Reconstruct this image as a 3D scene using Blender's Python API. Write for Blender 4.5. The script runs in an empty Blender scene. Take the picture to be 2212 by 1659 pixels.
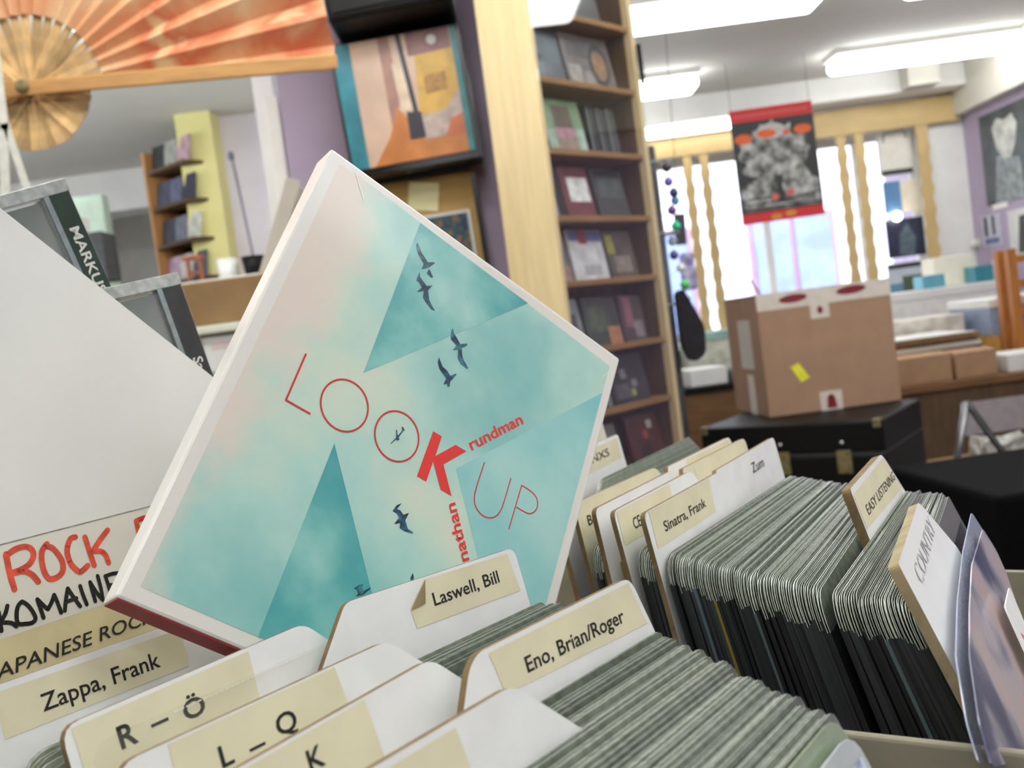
import bpy, bmesh, math, random
from mathutils import Vector, Matrix
random.seed(7)
S = bpy.context.scene
C = S.collection
PI = math.pi
# ------------------------------------------------------------------ camera, world, exposure
FPX = 2100.0
cd_ = bpy.data.cameras.new('camera'); cam = bpy.data.objects.new('camera', cd_); C.objects.link(cam)
cd_.sensor_width = 36.0; cd_.sensor_fit = 'HORIZONTAL'; cd_.lens = FPX / 2212 * 36.0
cd_.clip_start = 0.02; cd_.clip_end = 200
ROLL, PITCH = math.radians(7.5), math.radians(3.0)
fw = Vector((0, math.cos(PITCH), -math.sin(PITCH))); r0 = Vector((1, 0, 0)); d0 = fw.cross(r0)
rx = math.cos(ROLL) * r0 + math.sin(ROLL) * d0
dy = -math.sin(ROLL) * r0 + math.cos(ROLL) * d0
cam.matrix_world = Matrix((rx, -dy, -fw)).transposed().to_4x4()      # the lens is the origin; the floor lies 1.15 m below
cd_.dof.use_dof = True; cd_.dof.focus_distance = 0.262; cd_.dof.aperture_fstop = 25.0
S.camera = cam
W = bpy.data.worlds.new('sky'); S.world = W; W.use_nodes = True
bgn = W.node_tree.nodes['Background']; bgn.inputs[0].default_value = (0.86, 0.92, 1.0, 1); bgn.inputs[1].default_value = 3.4
S.view_settings.view_transform = 'Standard'; S.view_settings.look = 'None'
S.view_settings.gamma = 1.0; S.view_settings.use_curve_mapping = False
S.view_settings.exposure = 0.98
LAMP = 5.2
try:
    S.cycles.max_bounces = 7; S.cycles.diffuse_bounces = 4; S.cycles.glossy_bounces = 4
    S.cycles.transmission_bounces = 6; S.cycles.transparent_max_bounces = 14
    S.cycles.use_denoising = True; S.cycles.caustics_reflective = False; S.cycles.caustics_refractive = False
    S.cycles.sample_clamp_indirect = 6.0
except Exception:
    pass
ZF, ZC = -1.15, 1.21        # floor and ceiling heights relative to the lens

# ------------------------------------------------------------------ materials
def lin(c):
    return tuple(((x / 255) / 12.92 if x / 255 <= 0.04045 else ((x / 255 + 0.055) / 1.055) ** 2.4) for x in c)
MATS = {}
def mat(name, c, rough=0.6, var=0.10, scale=30.0, c2=None, metal=0.0, coat=0.0, bump=0.0, emit=None, alpha=None, objrand=0.0, stretch=None, spec=0.5):
    if name in MATS: return MATS[name]
    m = bpy.data.materials.new(name); m.use_nodes = True; nt = m.node_tree; N = nt.nodes; L = nt.links
    b = N['Principled BSDF']; b.inputs['Roughness'].default_value = rough; b.inputs['Metallic'].default_value = metal
    b.inputs['Coat Weight'].default_value = coat; b.inputs['Coat Roughness'].default_value = 0.12
    b.inputs['Specular IOR Level'].default_value = spec
    tc = N.new('ShaderNodeTexCoord'); mp = N.new('ShaderNodeMapping'); L.new(tc.outputs['Object'], mp.inputs[0])
    if stretch: mp.inputs['Scale'].default_value = stretch
    no = N.new('ShaderNodeTexNoise'); no.inputs['Scale'].default_value = scale; no.inputs['Detail'].default_value = 4
    L.new(mp.outputs[0], no.inputs['Vector'])
    rp = N.new('ShaderNodeValToRGB'); a = lin(c)
    bcol = lin(c2) if c2 else tuple(x * (1 - var) for x in a); acol = a if c2 else tuple(min(1, x * (1 + var * 0.5)) for x in a)
    rp.color_ramp.elements[0].position = 0.35; rp.color_ramp.elements[0].color = (*bcol, 1)
    rp.color_ramp.elements[1].position = 0.65; rp.color_ramp.elements[1].color = (*acol, 1)
    L.new(no.outputs['Fac'], rp.inputs['Fac'])
    out = rp.outputs['Color']
    if objrand:
        oi = N.new('ShaderNodeObjectInfo'); hs = N.new('ShaderNodeHueSaturation')
        mr = N.new('ShaderNodeMapRange'); mr.inputs['To Min'].default_value = 1 - objrand; mr.inputs['To Max'].default_value = 1 + objrand
        L.new(oi.outputs['Random'], mr.inputs['Value']); L.new(mr.outputs[0], hs.inputs['Value']); L.new(out, hs.inputs['Color']); out = hs.outputs['Color']
    L.new(out, b.inputs['Base Color'])
    if bump:
        bp = N.new('ShaderNodeBump'); bp.inputs['Strength'].default_value = bump; bp.inputs['Distance'].default_value = 0.002
        L.new(no.outputs['Fac'], bp.inputs['Height']); L.new(bp.outputs[0], b.inputs['Normal'])
    if emit:
        b.inputs['Emission Color'].default_value = (*lin(emit[0]), 1); b.inputs['Emission Strength'].default_value = emit[1]
    if alpha is not None: b.inputs['Alpha'].default_value = alpha
    MATS[name] = m; return m

def ramp_mat(name, stops, scale, rough=0.5, detail=5.0, coat=0.0, grad=None, dist=0.0, vec=None):
    m = bpy.data.materials.new(name); m.use_nodes = True; N = m.node_tree.nodes; L = m.node_tree.links; b = N['Principled BSDF']
    b.inputs['Roughness'].default_value = rough; b.inputs['Coat Weight'].default_value = coat; b.inputs['Coat Roughness'].default_value = 0.1
    tc = N.new('ShaderNodeTexCoord'); no = N.new('ShaderNodeTexNoise'); no.inputs['Scale'].default_value = scale; no.inputs['Detail'].default_value = detail
    no.inputs['Distortion'].default_value = dist; mp = N.new('ShaderNodeMapping'); L.new(tc.outputs['Object'], mp.inputs[0]); L.new(mp.outputs[0], no.inputs['Vector'])
    if vec: mp.inputs['Scale'].default_value = vec
    src = no.outputs['Fac']
    if grad:                                             # fac + gx*x + gy*y + g0, plain print design
        sx = N.new('ShaderNodeSeparateXYZ'); L.new(tc.outputs['Object'], sx.inputs[0])
        m1 = N.new('ShaderNodeMath'); m1.operation = 'MULTIPLY_ADD'; L.new(sx.outputs['X'], m1.inputs[0]); m1.inputs[1].default_value = grad[0]; L.new(src, m1.inputs[2])
        m2 = N.new('ShaderNodeMath'); m2.operation = 'MULTIPLY_ADD'; L.new(sx.outputs['Y'], m2.inputs[0]); m2.inputs[1].default_value = grad[1]; L.new(m1.outputs[0], m2.inputs[2])
        m3 = N.new('ShaderNodeMath'); m3.operation = 'ADD'; L.new(m2.outputs[0], m3.inputs[0]); m3.inputs[1].default_value = grad[2]; src = m3.outputs[0]
    rp = N.new('ShaderNodeValToRGB'); L.new(src, rp.inputs['Fac']); e = rp.color_ramp.elements
    e[0].position, e[0].color = stops[0][0], (*lin(stops[0][1]), 1); e[1].position, e[1].color = stops[-1][0], (*lin(stops[-1][1]), 1)
    for p, c in stops[1:-1]:
        q = e.new(p); q.color = (*lin(c), 1)
    L.new(rp.outputs['Color'], b.inputs['Base Color']); MATS[name] = m; return m

def clear_mat(name, tint, alpha, rough=0.15):
    m = bpy.data.materials.new(name); m.use_nodes = True; N = m.node_tree.nodes; L = m.node_tree.links
    for n in list(N):
        if n.type != 'OUTPUT_MATERIAL': N.remove(n)
    o = [n for n in N if n.type == 'OUTPUT_MATERIAL'][0]
    t = N.new('ShaderNodeBsdfTransparent'); g = N.new('ShaderNodeBsdfPrincipled'); g.inputs['Base Color'].default_value = (*lin(tint), 1); g.inputs['Roughness'].default_value = rough
    no = N.new('ShaderNodeTexNoise'); no.inputs['Scale'].default_value = 60; mr = N.new('ShaderNodeMapRange'); mr.inputs['To Min'].default_value = alpha * 0.7; mr.inputs['To Max'].default_value = min(1, alpha * 1.3)
    x = N.new('ShaderNodeMixShader'); L.new(no.outputs['Fac'], mr.inputs['Value']); L.new(mr.outputs[0], x.inputs[0]); L.new(t.outputs[0], x.inputs[1]); L.new(g.outputs[0], x.inputs[2]); L.new(x.outputs[0], o.inputs['Surface'])
    MATS[name] = m; return m
def glass_mat(name, refl=0.06, tint=(1, 1, 1)):
    m = bpy.data.materials.new(name); m.use_nodes = True; N = m.node_tree.nodes; L = m.node_tree.links
    for n in list(N):
        if n.type != 'OUTPUT_MATERIAL': N.remove(n)
    o = [n for n in N if n.type == 'OUTPUT_MATERIAL'][0]
    t = N.new('ShaderNodeBsdfTransparent'); t.inputs[0].default_value = (*tint, 1); g = N.new('ShaderNodeBsdfGlossy'); g.inputs['Roughness'].default_value = 0.02
    f = N.new('ShaderNodeLayerWeight'); f.inputs[0].default_value = 0.5; p5 = N.new('ShaderNodeMath'); p5.operation = 'POWER'; p5.inputs[1].default_value = 4.0; L.new(f.outputs['Facing'], p5.inputs[0])
    ma = N.new('ShaderNodeMath'); ma.operation = 'MULTIPLY_ADD'; ma.inputs[1].default_value = 0.8; ma.inputs[2].default_value = refl; L.new(p5.outputs[0], ma.inputs[0]); x = N.new('ShaderNodeMixShader')
    L.new(ma.outputs[0], x.inputs[0]); L.new(t.outputs[0], x.inputs[1]); L.new(g.outputs[0], x.inputs[2]); L.new(x.outputs[0], o.inputs['Surface'])
    MATS[name] = m; return m

CARD = mat('card_white', (238, 237, 234), 0.55, 0.04, 90, bump=0.05)
CARDCREAM = mat('card_cream', (226, 220, 192), 0.6, 0.08, 70)
EDGE = mat('card_edge_brown', (128, 106, 72), 0.9, 0.25, 200)
LABEL = mat('label_cream', (228, 219, 186), 0.6, 0.06, 60)
LABEL2 = mat('label_beige_shaded', (206, 193, 150), 0.65, 0.10, 60)  # beige card, darkened to khaki for the shadow on it
INK = mat('ink_black', (22, 21, 20), 0.6, 0.1, 50)
INKFAINT = mat('ink_faded', (168, 168, 172), 0.6, 0.4, 400, c2=(235, 235, 235))
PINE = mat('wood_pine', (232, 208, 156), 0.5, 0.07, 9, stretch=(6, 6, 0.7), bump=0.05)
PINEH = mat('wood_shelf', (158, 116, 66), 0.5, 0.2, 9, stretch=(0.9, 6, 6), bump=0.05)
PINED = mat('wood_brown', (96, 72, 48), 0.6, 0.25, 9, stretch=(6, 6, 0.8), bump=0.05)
YWOOD = mat('wood_yellow', (198, 170, 116), 0.55, 0.10, 6, stretch=(1, 1, 3))
PURPLE = mat('paint_purple', (172, 158, 180), 0.8, 0.05, 5, bump=0.08)
CEIL = mat('paint_ceiling', (214, 211, 203), 0.9, 0.04, 3)
WHITE = mat('paint_white', (232, 231, 226), 0.7, 0.04, 8)
OFFW = mat('paint_offwhite', (206, 202, 190), 0.75, 0.06, 6)
FLOOR = mat('floor_vinyl', (96, 88, 80), 0.6, 0.2, 5)
BLACK = mat('black_vinyl', (8, 8, 9), 0.5, 0.3, 60, bump=0.1, spec=0.25)
BLACKG = mat('black_gloss', (12, 12, 14), 0.25, 0.2, 20)
DGREY = mat('dark_grey', (58, 60, 64), 0.5, 0.25, 30)
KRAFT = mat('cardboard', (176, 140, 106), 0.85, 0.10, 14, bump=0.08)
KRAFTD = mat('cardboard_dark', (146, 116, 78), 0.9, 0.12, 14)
TAPE = mat('parcel_tape', (214, 204, 190), 0.3, 0.08, 30)
REDINK = mat('red_print', (120, 26, 36), 0.5, 0.2, 60)
BRASS = mat('brass', (136, 124, 86), 0.5, 0.3, 60, metal=0.4)
GREYB = mat('greyboard', (150, 142, 124), 0.85, 0.12, 40, bump=0.1)
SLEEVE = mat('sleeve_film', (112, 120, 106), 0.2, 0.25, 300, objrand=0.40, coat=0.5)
RIM = mat('sleeve_rim_lit', (210, 215, 202), 0.25, 0.3, 600, objrand=0.3)
INSERT = mat('sleeve_insert', (46, 47, 50), 0.55, 0.35, 40, objrand=0.75)
INSOL = mat('sleeve_insert_olive', (140, 128, 40), 0.55, 0.2, 40)
INSBL = mat('sleeve_insert_slate', (92, 106, 112), 0.55, 0.2, 40)
TAN = mat('bamboo', (206, 168, 112), 0.6, 0.25, 30, objrand=0.28)

# ------------------------------------------------------------------ mesh helpers
def mesh(name, vs, fs, m=None, smooth=False):
    me = bpy.data.meshes.new(name); me.from_pydata([tuple(v) for v in vs], [], fs); me.update()
    if m: me.materials.append(m)
    if smooth:
        for p in me.polygons: p.use_smooth = True
    return me
def link(name, me, parent=None, mw=None):
    o = bpy.data.objects.new(name, me); C.objects.link(o)
    if parent is not None: o.parent = parent
    if mw is not None: o.matrix_local = mw
    return o
def tag(o, label=None, cat=None, group=None, kind=None):
    if label: o['label'] = label
    if cat: o['category'] = cat
    if group: o['group'] = group
    if kind: o['kind'] = kind
    return o
def thing(name, label, cat, mw=None, group=None):
    return tag(link(name, None, None, mw if mw is not None else Matrix()), label, cat, group)
def boxv(x0, x1, y0, y1, z0, z1):
    v = [(x, y, z) for z in (z0, z1) for y in (y0, y1) for x in (x0, x1)]
    f = [(0, 2, 3, 1), (4, 5, 7, 6), (0, 1, 5, 4), (2, 6, 7, 3), (0, 4, 6, 2), (1, 3, 7, 5)]
    return v, f
def boxm(x0, x1, y0, y1, z0, z1, m, bev=0.0, name='box', seg=2):
    v, f = boxv(min(x0, x1), max(x0, x1), min(y0, y1), max(y0, y1), min(z0, z1), max(z0, z1))
    me = mesh(name, v, f, m)
    if bev:
        bm = bmesh.new(); bm.from_mesh(me); bmesh.ops.bevel(bm, geom=bm.edges[:], offset=bev, segments=seg, profile=0.5, affect='EDGES'); bm.to_mesh(me); bm.free()
    return me
def box(name, parent, m, x0, x1, y0, y1, z0, z1, bev=0.0, mw=None, seg=2):
    return link(name, boxm(x0, x1, y0, y1, z0, z1, m, bev, name, seg), parent, mw)
def prism(name, poly, z0, z1, m, mside=None):
    """polygon in local XY extruded along local Z; optional other material on the rim"""
    n = len(poly); v = [(x, y, z0) for x, y in poly] + [(x, y, z1) for x, y in poly]
    f = [tuple(range(n - 1, -1, -1)), tuple(range(n, 2 * n))] + [(i, (i + 1) % n, n + (i + 1) % n, n + i) for i in range(n)]
    area = sum(poly[i][0] * poly[(i + 1) % n][1] - poly[(i + 1) % n][0] * poly[i][1] for i in range(n))
    if area < 0: f = [tuple(reversed(q)) for q in f]
    me = mesh(name, v, f, m)
    if mside:
        me.materials.append(mside)
        for i, p in enumerate(me.polygons):
            if i >= 2: p.material_index = 1
    return me
def roundpoly(poly, radii, seg=5):
    out = []
    n = len(poly)
    for i in range(n):
        p = Vector(poly[i]); a = Vector(poly[i - 1]); b = Vector(poly[(i + 1) % n]); r = radii[i] if isinstance(radii, (list, tuple)) else radii
        if r <= 0: out.append(tuple(p)); continue
        da = (a - p); db = (b - p); r = min(r, da.length * 0.48, db.length * 0.48); A = p + da.normalized() * r; B = p + db.normalized() * r
        for k in range(seg + 1):
            t = k / seg; out.append(tuple((1 - t) ** 2 * A + 2 * t * (1 - t) * p + t * t * B))
    return out
def flat(name, polys, z, m):
    """flat print: polygons at height z"""
    vs = []; fs = []
    for po in polys:
        ar = sum(po[i][0] * po[(i + 1) % len(po)][1] - po[(i + 1) % len(po)][0] * po[i][1] for i in range(len(po)))
        if ar < 0: po = list(reversed(po))
        fs.append(tuple(range(len(vs), len(vs) + len(po)))); vs += [(x, y, z) for x, y in po]
    return mesh(name, vs, fs, m)
def strokes(name, lines, w, z, m, cap=8):
    polys = []
    for ln in lines:
        ln = [Vector(p) for p in ln]
        for i in range(len(ln) - 1):
            d = ln[i + 1] - ln[i]
            if d.length < 1e-9: continue
            n = Vector((-d.y, d.x)).normalized() * w / 2
            polys.append([tuple(ln[i] - n), tuple(ln[i + 1] - n), tuple(ln[i + 1] + n), tuple(ln[i] + n)])
        for p in ln: polys.append([(p.x + math.cos(k * 2 * PI / cap) * w / 2, p.y + math.sin(k * 2 * PI / cap) * w / 2) for k in range(cap)])
    # stack every piece a hair higher so coplanar overlaps stay clean
    vs = []; fs = []
    for j, po in enumerate(polys):
        fs.append(tuple(range(len(vs), len(vs) + len(po)))); vs += [(x, y, z + (j % 7) * 2e-6) for x, y in po]
    return mesh(name, vs, fs, m)
def smoothline(pts, n=4):
    P = [Vector(p) for p in pts]; out = []
    for i in range(len(P) - 1):
        p0 = P[max(i - 1, 0)]; p1 = P[i]; p2 = P[i + 1]; p3 = P[min(i + 2, len(P) - 1)]
        for k in range(n):
            t = k / n; out.append(tuple(0.5 * ((2 * p1) + (p2 - p0) * t + (2 * p0 - 5 * p1 + 4 * p2 - p3) * t * t + (3 * p1 - p0 - 3 * p2 + p3) * t ** 3)))
    out.append(tuple(P[-1])); return out
def text(name, s, parent, m, x0, y0, x1=None, cap=0.004, ang=0.0, z=0.0001, shear=0.0, bold=0.0, xheight=False):
    """flat lettering: starts at (x0,y0), runs to x1 (or natural width), capital height cap"""
    cu = bpy.data.curves.new(name, 'FONT'); cu.body = s; cu.size = 1.0; cu.shear = shear; cu.offset = bold; cu.resolution_u = 3
    o = bpy.data.objects.new('tmp', cu); C.objects.link(o)
    dg = bpy.context.evaluated_depsgraph_get(); me = bpy.data.meshes.new_from_object(o.evaluated_get(dg)); bpy.data.objects.remove(o); bpy.data.curves.remove(cu)
    xs = [v.co.x for v in me.vertices]; ref = 0.53 if xheight else 0.715
    sy = cap / ref; w = max(xs) - min(xs); sx = (x1 - x0) / w if x1 is not None else sy; mn = min(xs)
    for v in me.vertices: v.co = Vector(((v.co.x - mn) * sx, v.co.y * sy, 0))
    me.materials.clear(); me.materials.append(m); me.name = name
    return link(name, me, parent, Matrix.Translation((x0, y0, z)) @ Matrix.Rotation(ang, 4, 'Z'))
def tube(name, pts, r, m, parent=None, n=8, closed_ends=True):
    vs = []; fs = []
    P = [Vector(p) for p in pts]
    for i, p in enumerate(P):
        d = (P[min(i + 1, len(P) - 1)] - P[max(i - 1, 0)]).normalized(); a = d.cross(Vector((0.31, 0.17, 0.93))).normalized(); b = d.cross(a)
        rr = r[i] if isinstance(r, (list, tuple)) else r
        for k in range(n):
            t = 2 * PI * k / n; vs.append(p + (a * math.cos(t) + b * math.sin(t)) * rr)
    for i in range(len(P) - 1):
        for k in range(n): fs.append((i * n + k, i * n + (k + 1) % n, (i + 1) * n + (k + 1) % n, (i + 1) * n + k))
    fs.append(tuple(range(n - 1, -1, -1))); fs.append(tuple(range((len(P) - 1) * n, len(P) * n)))
    return link(name, mesh(name, vs, fs, m, True), parent)
def lathe(name, prof, m, parent=None, n=20, mw=None):
    vs = []; fs = []
    for r, z in prof:
        for k in range(n): vs.append((r * math.cos(2 * PI * k / n), r * math.sin(2 * PI * k / n), z))
    for i in range(len(prof) - 1):
        for k in range(n): fs.append((i * n + k, i * n + (k + 1) % n, (i + 1) * n + (k + 1) % n, (i + 1) * n + k))
    fs.append(tuple(range(n - 1, -1, -1))); fs.append(tuple(range((len(prof) - 1) * n, len(prof) * n)))
    return link(name, mesh(name, vs, fs, m, True), parent, mw)
def frame_of(O, az, lean, roll=0.0):
    """upright card: x runs along azimuth az, y up the card, z out of its front; leans back by lean, tilts in its plane by roll"""
    a = math.radians(az); l = math.radians(lean)
    u = Vector((math.sin(a), math.cos(a), 0)); v = Vector((math.cos(a), -math.sin(a), 0)); up = math.cos(l) * Vector((0, 0, 1)) - math.sin(l) * v; n = u.cross(up)
    M_ = Matrix((u, up, n)).transposed().to_4x4(); M_.translation = Vector(O)
    return M_ @ Matrix.Rotation(math.radians(roll), 4, 'Z')
def yaw_frame(x, y, z, deg):
    return Matrix.Translation((x, y, z)) @ Matrix.Rotation(math.radians(deg), 4, 'Z')
def struct(name, me, mw=None): return tag(link(name, me, None, mw), kind='structure')

# ------------------------------------------------------------------ the room
struct('floor', boxm(-3.5, 3.1, -3.0, 7.2, ZF - 0.1, ZF, FLOOR))
struct('ceiling', boxm(-3.5, 3.1, -3.0, 7.2, ZC, ZC + 0.1, CEIL))
struct('wall_back', boxm(-3.5, 3.1, -3.1, -3.0, ZF, ZC, OFFW))
wl2 = struct('wall_left', boxm(-3.5, -3.4, -3.0, 2.3, ZF, ZC, OFFW))
box('wall_beyond_window', wl2, OFFW, -3.5, -3.4, 4.6, 7.1, ZF, ZC); box('wall_under_window', wl2, OFFW, -3.5, -3.4, 2.3, 4.6, ZF, -0.35); box('wall_over_window', wl2, OFFW, -3.5, -3.4, 2.3, 4.6, 1.1, ZC)
struct('wall_right', boxm(2.87, 3.0, -3.0, 7.1, ZF, ZC, PURPLE))
struct('trim_1', boxm(2.80, 2.87, -2.9, 6.0, 0.93, ZC, OFFW))
# window wall with one wide opening
WX0, WX1, WZ0, WZ1 = 0.55, 2.66, -0.20, 0.93
wf = struct('wall_front', boxm(-0.6, WX0, 6.0, 6.15, ZF, ZC, WHITE))
box('wall_over_window', wf, WHITE, WX0, 2.87, 6.0, 6.15, WZ1, ZC)
box('wall_under_window', wf, WHITE, WX0, 2.87, 6.0, 6.15, ZF, WZ0)
box('wall_pier', wf, WHITE, WX1, 2.87, 5.86, 6.15, WZ0 - 0.02, WZ1)
struct('trim_2', boxm(-0.6, 2.80, 5.62, 6.0, 1.07, ZC, WHITE, 0.006))
struct('trim_3', boxm(2.42, 2.60, 5.50, 5.62, 1.075, ZC, OFFW, 0.006))
wn = struct('window_1', boxm(WX0, WX1, 6.06, 6.12, WZ0, WZ0 + 0.05, WHITE))
box('window_frame', wn, WHITE, WX0, WX1, 6.06, 6.12, WZ1 - 0.05, WZ1)
for x in (WX0 + 0.02, 1.70, 2.30, WX1 - 0.02): box('window_mullion', wn, WHITE, x - 0.02, x + 0.02, 6.07, 6.11, WZ0, WZ1)
box('window_sill', wn, WHITE, WX0, 2.80, 5.72, 6.06, WZ0 - 0.04, WZ0, 0.005)
GL = glass_mat('window_glass')
for a, b in ((WX0 + 0.04, 1.68), (1.72, 2.28), (2.32, WX1 - 0.04)): box('pane', wn, GL, a, b, 6.088, 6.092, WZ0 + 0.05, WZ1 - 0.05)
w2 = struct('window_unseen', boxm(-3.47, -3.43, 2.3, 4.6, -0.35, -0.30, WHITE)); box('window_frame', w2, WHITE, -3.47, -3.43, 2.3, 4.6, 1.05, 1.1)  # unseen window added to bring daylight into the back room
for y in (2.32, 3.45, 4.58): box('window_mullion', w2, WHITE, -3.47, -3.43, y - 0.02, y + 0.02, -0.30, 1.05)
for a, b in ((2.34, 3.43), (3.47, 4.56)): box('pane', w2, GL, -3.452, -3.448, a, b, -0.30, 1.05)
# wall between the shop and the back room on the left, with purple pillar
struct('wall_pillar', boxm(-0.515, 0.062, 2.62, 2.95, ZF, ZC, PURPLE, 0.004))
struct('trim_4', boxm(-0.560, -0.522, 2.64, 2.98, ZF, 0.71, WHITE, 0.004))
struct('wall_rear_left', boxm(-3.4, -0.6, 6.9, 7.0, ZF, ZC, WHITE))
struct('wall_side_room', boxm(-0.66, -0.60, 2.98, 6.95, ZF, ZC, WHITE))
YEL = mat('paint_yellow', (240, 232, 160), 0.7, 0.05, 5)
LAV = mat('paint_lavender', (240, 234, 248), 0.7, 0.05, 5)
wl = struct('wall_partition', boxm(-1.235, -0.66, 4.75, 4.85, ZF, ZC, LAV))
box('wall_yellow_end', wl, YEL, -1.40, -1.235, 4.60, 4.85, ZF, ZC)
struct('trim_5', boxm(-3.4, -1.40, 5.6, 5.85, 0.98, ZC, WHITE, 0.006))

# ceiling lights: each a box fitting with its own glowing diffuser
LMAT = mat('lamp_diffuser', (255, 255, 250), 0.4, 0.0, 5, emit=((250, 253, 255), LAMP))
def ceiling_light(x, y, label, ln=1.2, turn=0):
    t = thing('ceiling_light', label, 'light', yaw_frame(x, y, ZC, turn), 'strip lights along the ceiling')
    box('housing', t, WHITE, -ln / 2, ln / 2, -0.10, 0.10, -0.028, -0.0005, 0.004)
    box('diffuser', t, LMAT, -ln / 2 + 0.005, ln / 2 - 0.005, -0.095, 0.095, -0.095, -0.028, 0.03, seg=4)
    return t
ceiling_light(0.80, 3.90, 'glowing ceiling strip light over the box, above the bookcase top right')
ceiling_light(2.35, 3.90, 'glowing ceiling strip light in the top right corner of the picture')
ceiling_light(0.55, 5.10, 'short looking ceiling strip light end between bookcase and red poster')
ceiling_light(2.45, 5.10, 'long glowing ceiling strip light to the right above the window pelmet')
for i, (x, y) in enumerate(((1.05, 2.45), (0.1, 1.75), (-0.55, 1.2), (1.0, 1.2), (2.2, 1.2), (-0.55, 0.0), (1.0, 0.0), (-0.55, -1.2), (1.0, -1.2), (2.3, -0.2), (-2.2, 1.5), (-2.2, 0))):  # unseen lamps carry the rows on; the second is added to brighten the pillar
    ceiling_light(x, y, 'ceiling strip light out of view over the record racks')
for x, y, ln, tn in ((-0.86, 3.22, 0.7, 90), (-1.14, 3.22, 0.7, 90), (-1.75, 2.25, 1.0, 0), (-2.6, 2.0, 1.0, 0)):  # hidden lamps added to brighten the dim back room
    ceiling_light(x, y, 'added strip light out of view, brightening the back room', ln, tn)

# ------------------------------------------------------------------ outside the window
struct('street_ground', boxm(-14, 22, 6.2, 30, ZF - 0.35, ZF - 0.25, mat('asphalt', (150, 150, 156), 0.9, 0.1, 4)))
bld = thing('building', 'pale building across the street behind the shop window', 'building', Matrix.Translation((4, 17, ZF - 0.25)))
FAC = mat('facade', (216, 214, 222), 0.85, 0.06, 2); PANE = mat('far_pane', (120, 136, 176), 0.2, 0.25, 2); FRM = mat('far_frame', (150, 120, 140), 0.7, 0.1, 4)
box('wall', bld, FAC, -11, 13, 0, 4, 0, 9)
for k in range(9):
    x = -9.6 + k * 2.5
    for z in (0.9, 4.0):
        w_ = box('window', bld, FRM, x, x + 1.5, -0.08, -0.005, z, z + 1.9)
        box('pane', w_, PANE, x + 0.08, x + 0.7, -0.11, -0.085, z + 0.08, z + 1.82); box('pane', w_, PANE, x + 0.8, x + 1.42, -0.11, -0.085, z + 0.08, z + 1.82)
box('door', bld, mat('far_red', (186, 90, 120), 0.6, 0.1, 5), 0.75, 1.15, -0.1, -0.005, 0.05, 1.5)
car = thing('car', 'parked silver car seen through the window between the poster and slats', 'car', yaw_frame(4.3, 11.0, ZF - 0.25, 4))
CARM = mat('car_paint', (206, 212, 226), 0.3, 0.04, 3, coat=0.6)
prof = [(-2.1, 0.35), (-2.1, 0.75), (-1.9, 0.92), (-1.2, 1.0), (-0.6, 1.42), (0.9, 1.45), (1.6, 1.05), (2.1, 0.9), (2.15, 0.35)]
link('body', prism('body', [(x, z) for x, z in prof], -0.85, 0.85, CARM), car, Matrix.Rotation(PI / 2, 4, 'X'))
link('side_glass', prism('side_glass', [(-1.0, 1.02), (-0.55, 1.36), (0.85, 1.39), (1.35, 1.05)], 0.852, 0.86, BLACKG), car, Matrix.Rotation(PI / 2, 4, 'X'))
for x in (-1.35, 1.35): lathe('wheel', [(0.05, 0), (0.33, 0), (0.33, 0.2), (0.05, 0.2)], BLACK, car, 20, Matrix.Translation((x, -0.92, 0.33)) @ Matrix.Rotation(-PI / 2, 4, 'X'))

# ------------------------------------------------------------------ window dressing
pel = tag(box('pelmet_board', None, YWOOD, 0.60, 2.83, 5.80, 5.835, 0.90, 1.055, 0.004), 'broad yellow wooden pelmet board above the window', 'pelmet')
tl = thing('tube_light', 'glowing tube lamp on top of the left end of the yellow pelmet', 'light', Matrix.Translation((1.20, 5.77, 1.035)))
box('casing', tl, WHITE, -0.45, 0.38, -0.005, 0.025, -0.02, 0.03); tube('glowing_tube', [(-0.44, -0.03, 0.0), (0.37, -0.03, 0.0)], 0.022, LMAT, tl)
def wavy_slat(x, w, label, ph):
    n = 44; z0, z1 = WZ0 + 0.001, 0.899; L_ = []; R_ = []
    for i in range(n + 1):
        z = z0 + (z1 - z0) * i / n; a = 0.005 * math.sin(z * 52 + ph) + 0.0015 * math.sin(z * 97 + ph)
        L_.append((-w / 2 + a, z)); R_.append((w / 2 + 0.005 * math.sin(z * 52 + ph + 2.8), z))
    me = prism('wavy_slat', L_[::-1] + R_, -0.01, 0.01, YWOOD)
    o = link('wavy_slat', me, None, Matrix.Translation((x, 5.815, 0)) @ Matrix.Rotation(PI / 2, 4, 'X')); tag(o, label, 'slat', 'wavy wooden slats in the window'); return o
wavy_slat(1.200, 0.052, 'wavy wooden window slat, first from the bookcase', 0.3)
wavy_slat(1.300, 0.052, 'wavy wooden window slat, second from the bookcase', 1.5)
wavy_slat(2.118, 0.054, 'wavy wooden window slat just right of the red poster', 2.2)
wavy_slat(2.225, 0.056, 'wavy wooden window slat, second to the right of the red poster', 0.9)
wavy_slat(2.600, 0.066, 'wavy wooden window slat beside the white wall pier', 3.0)
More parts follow.
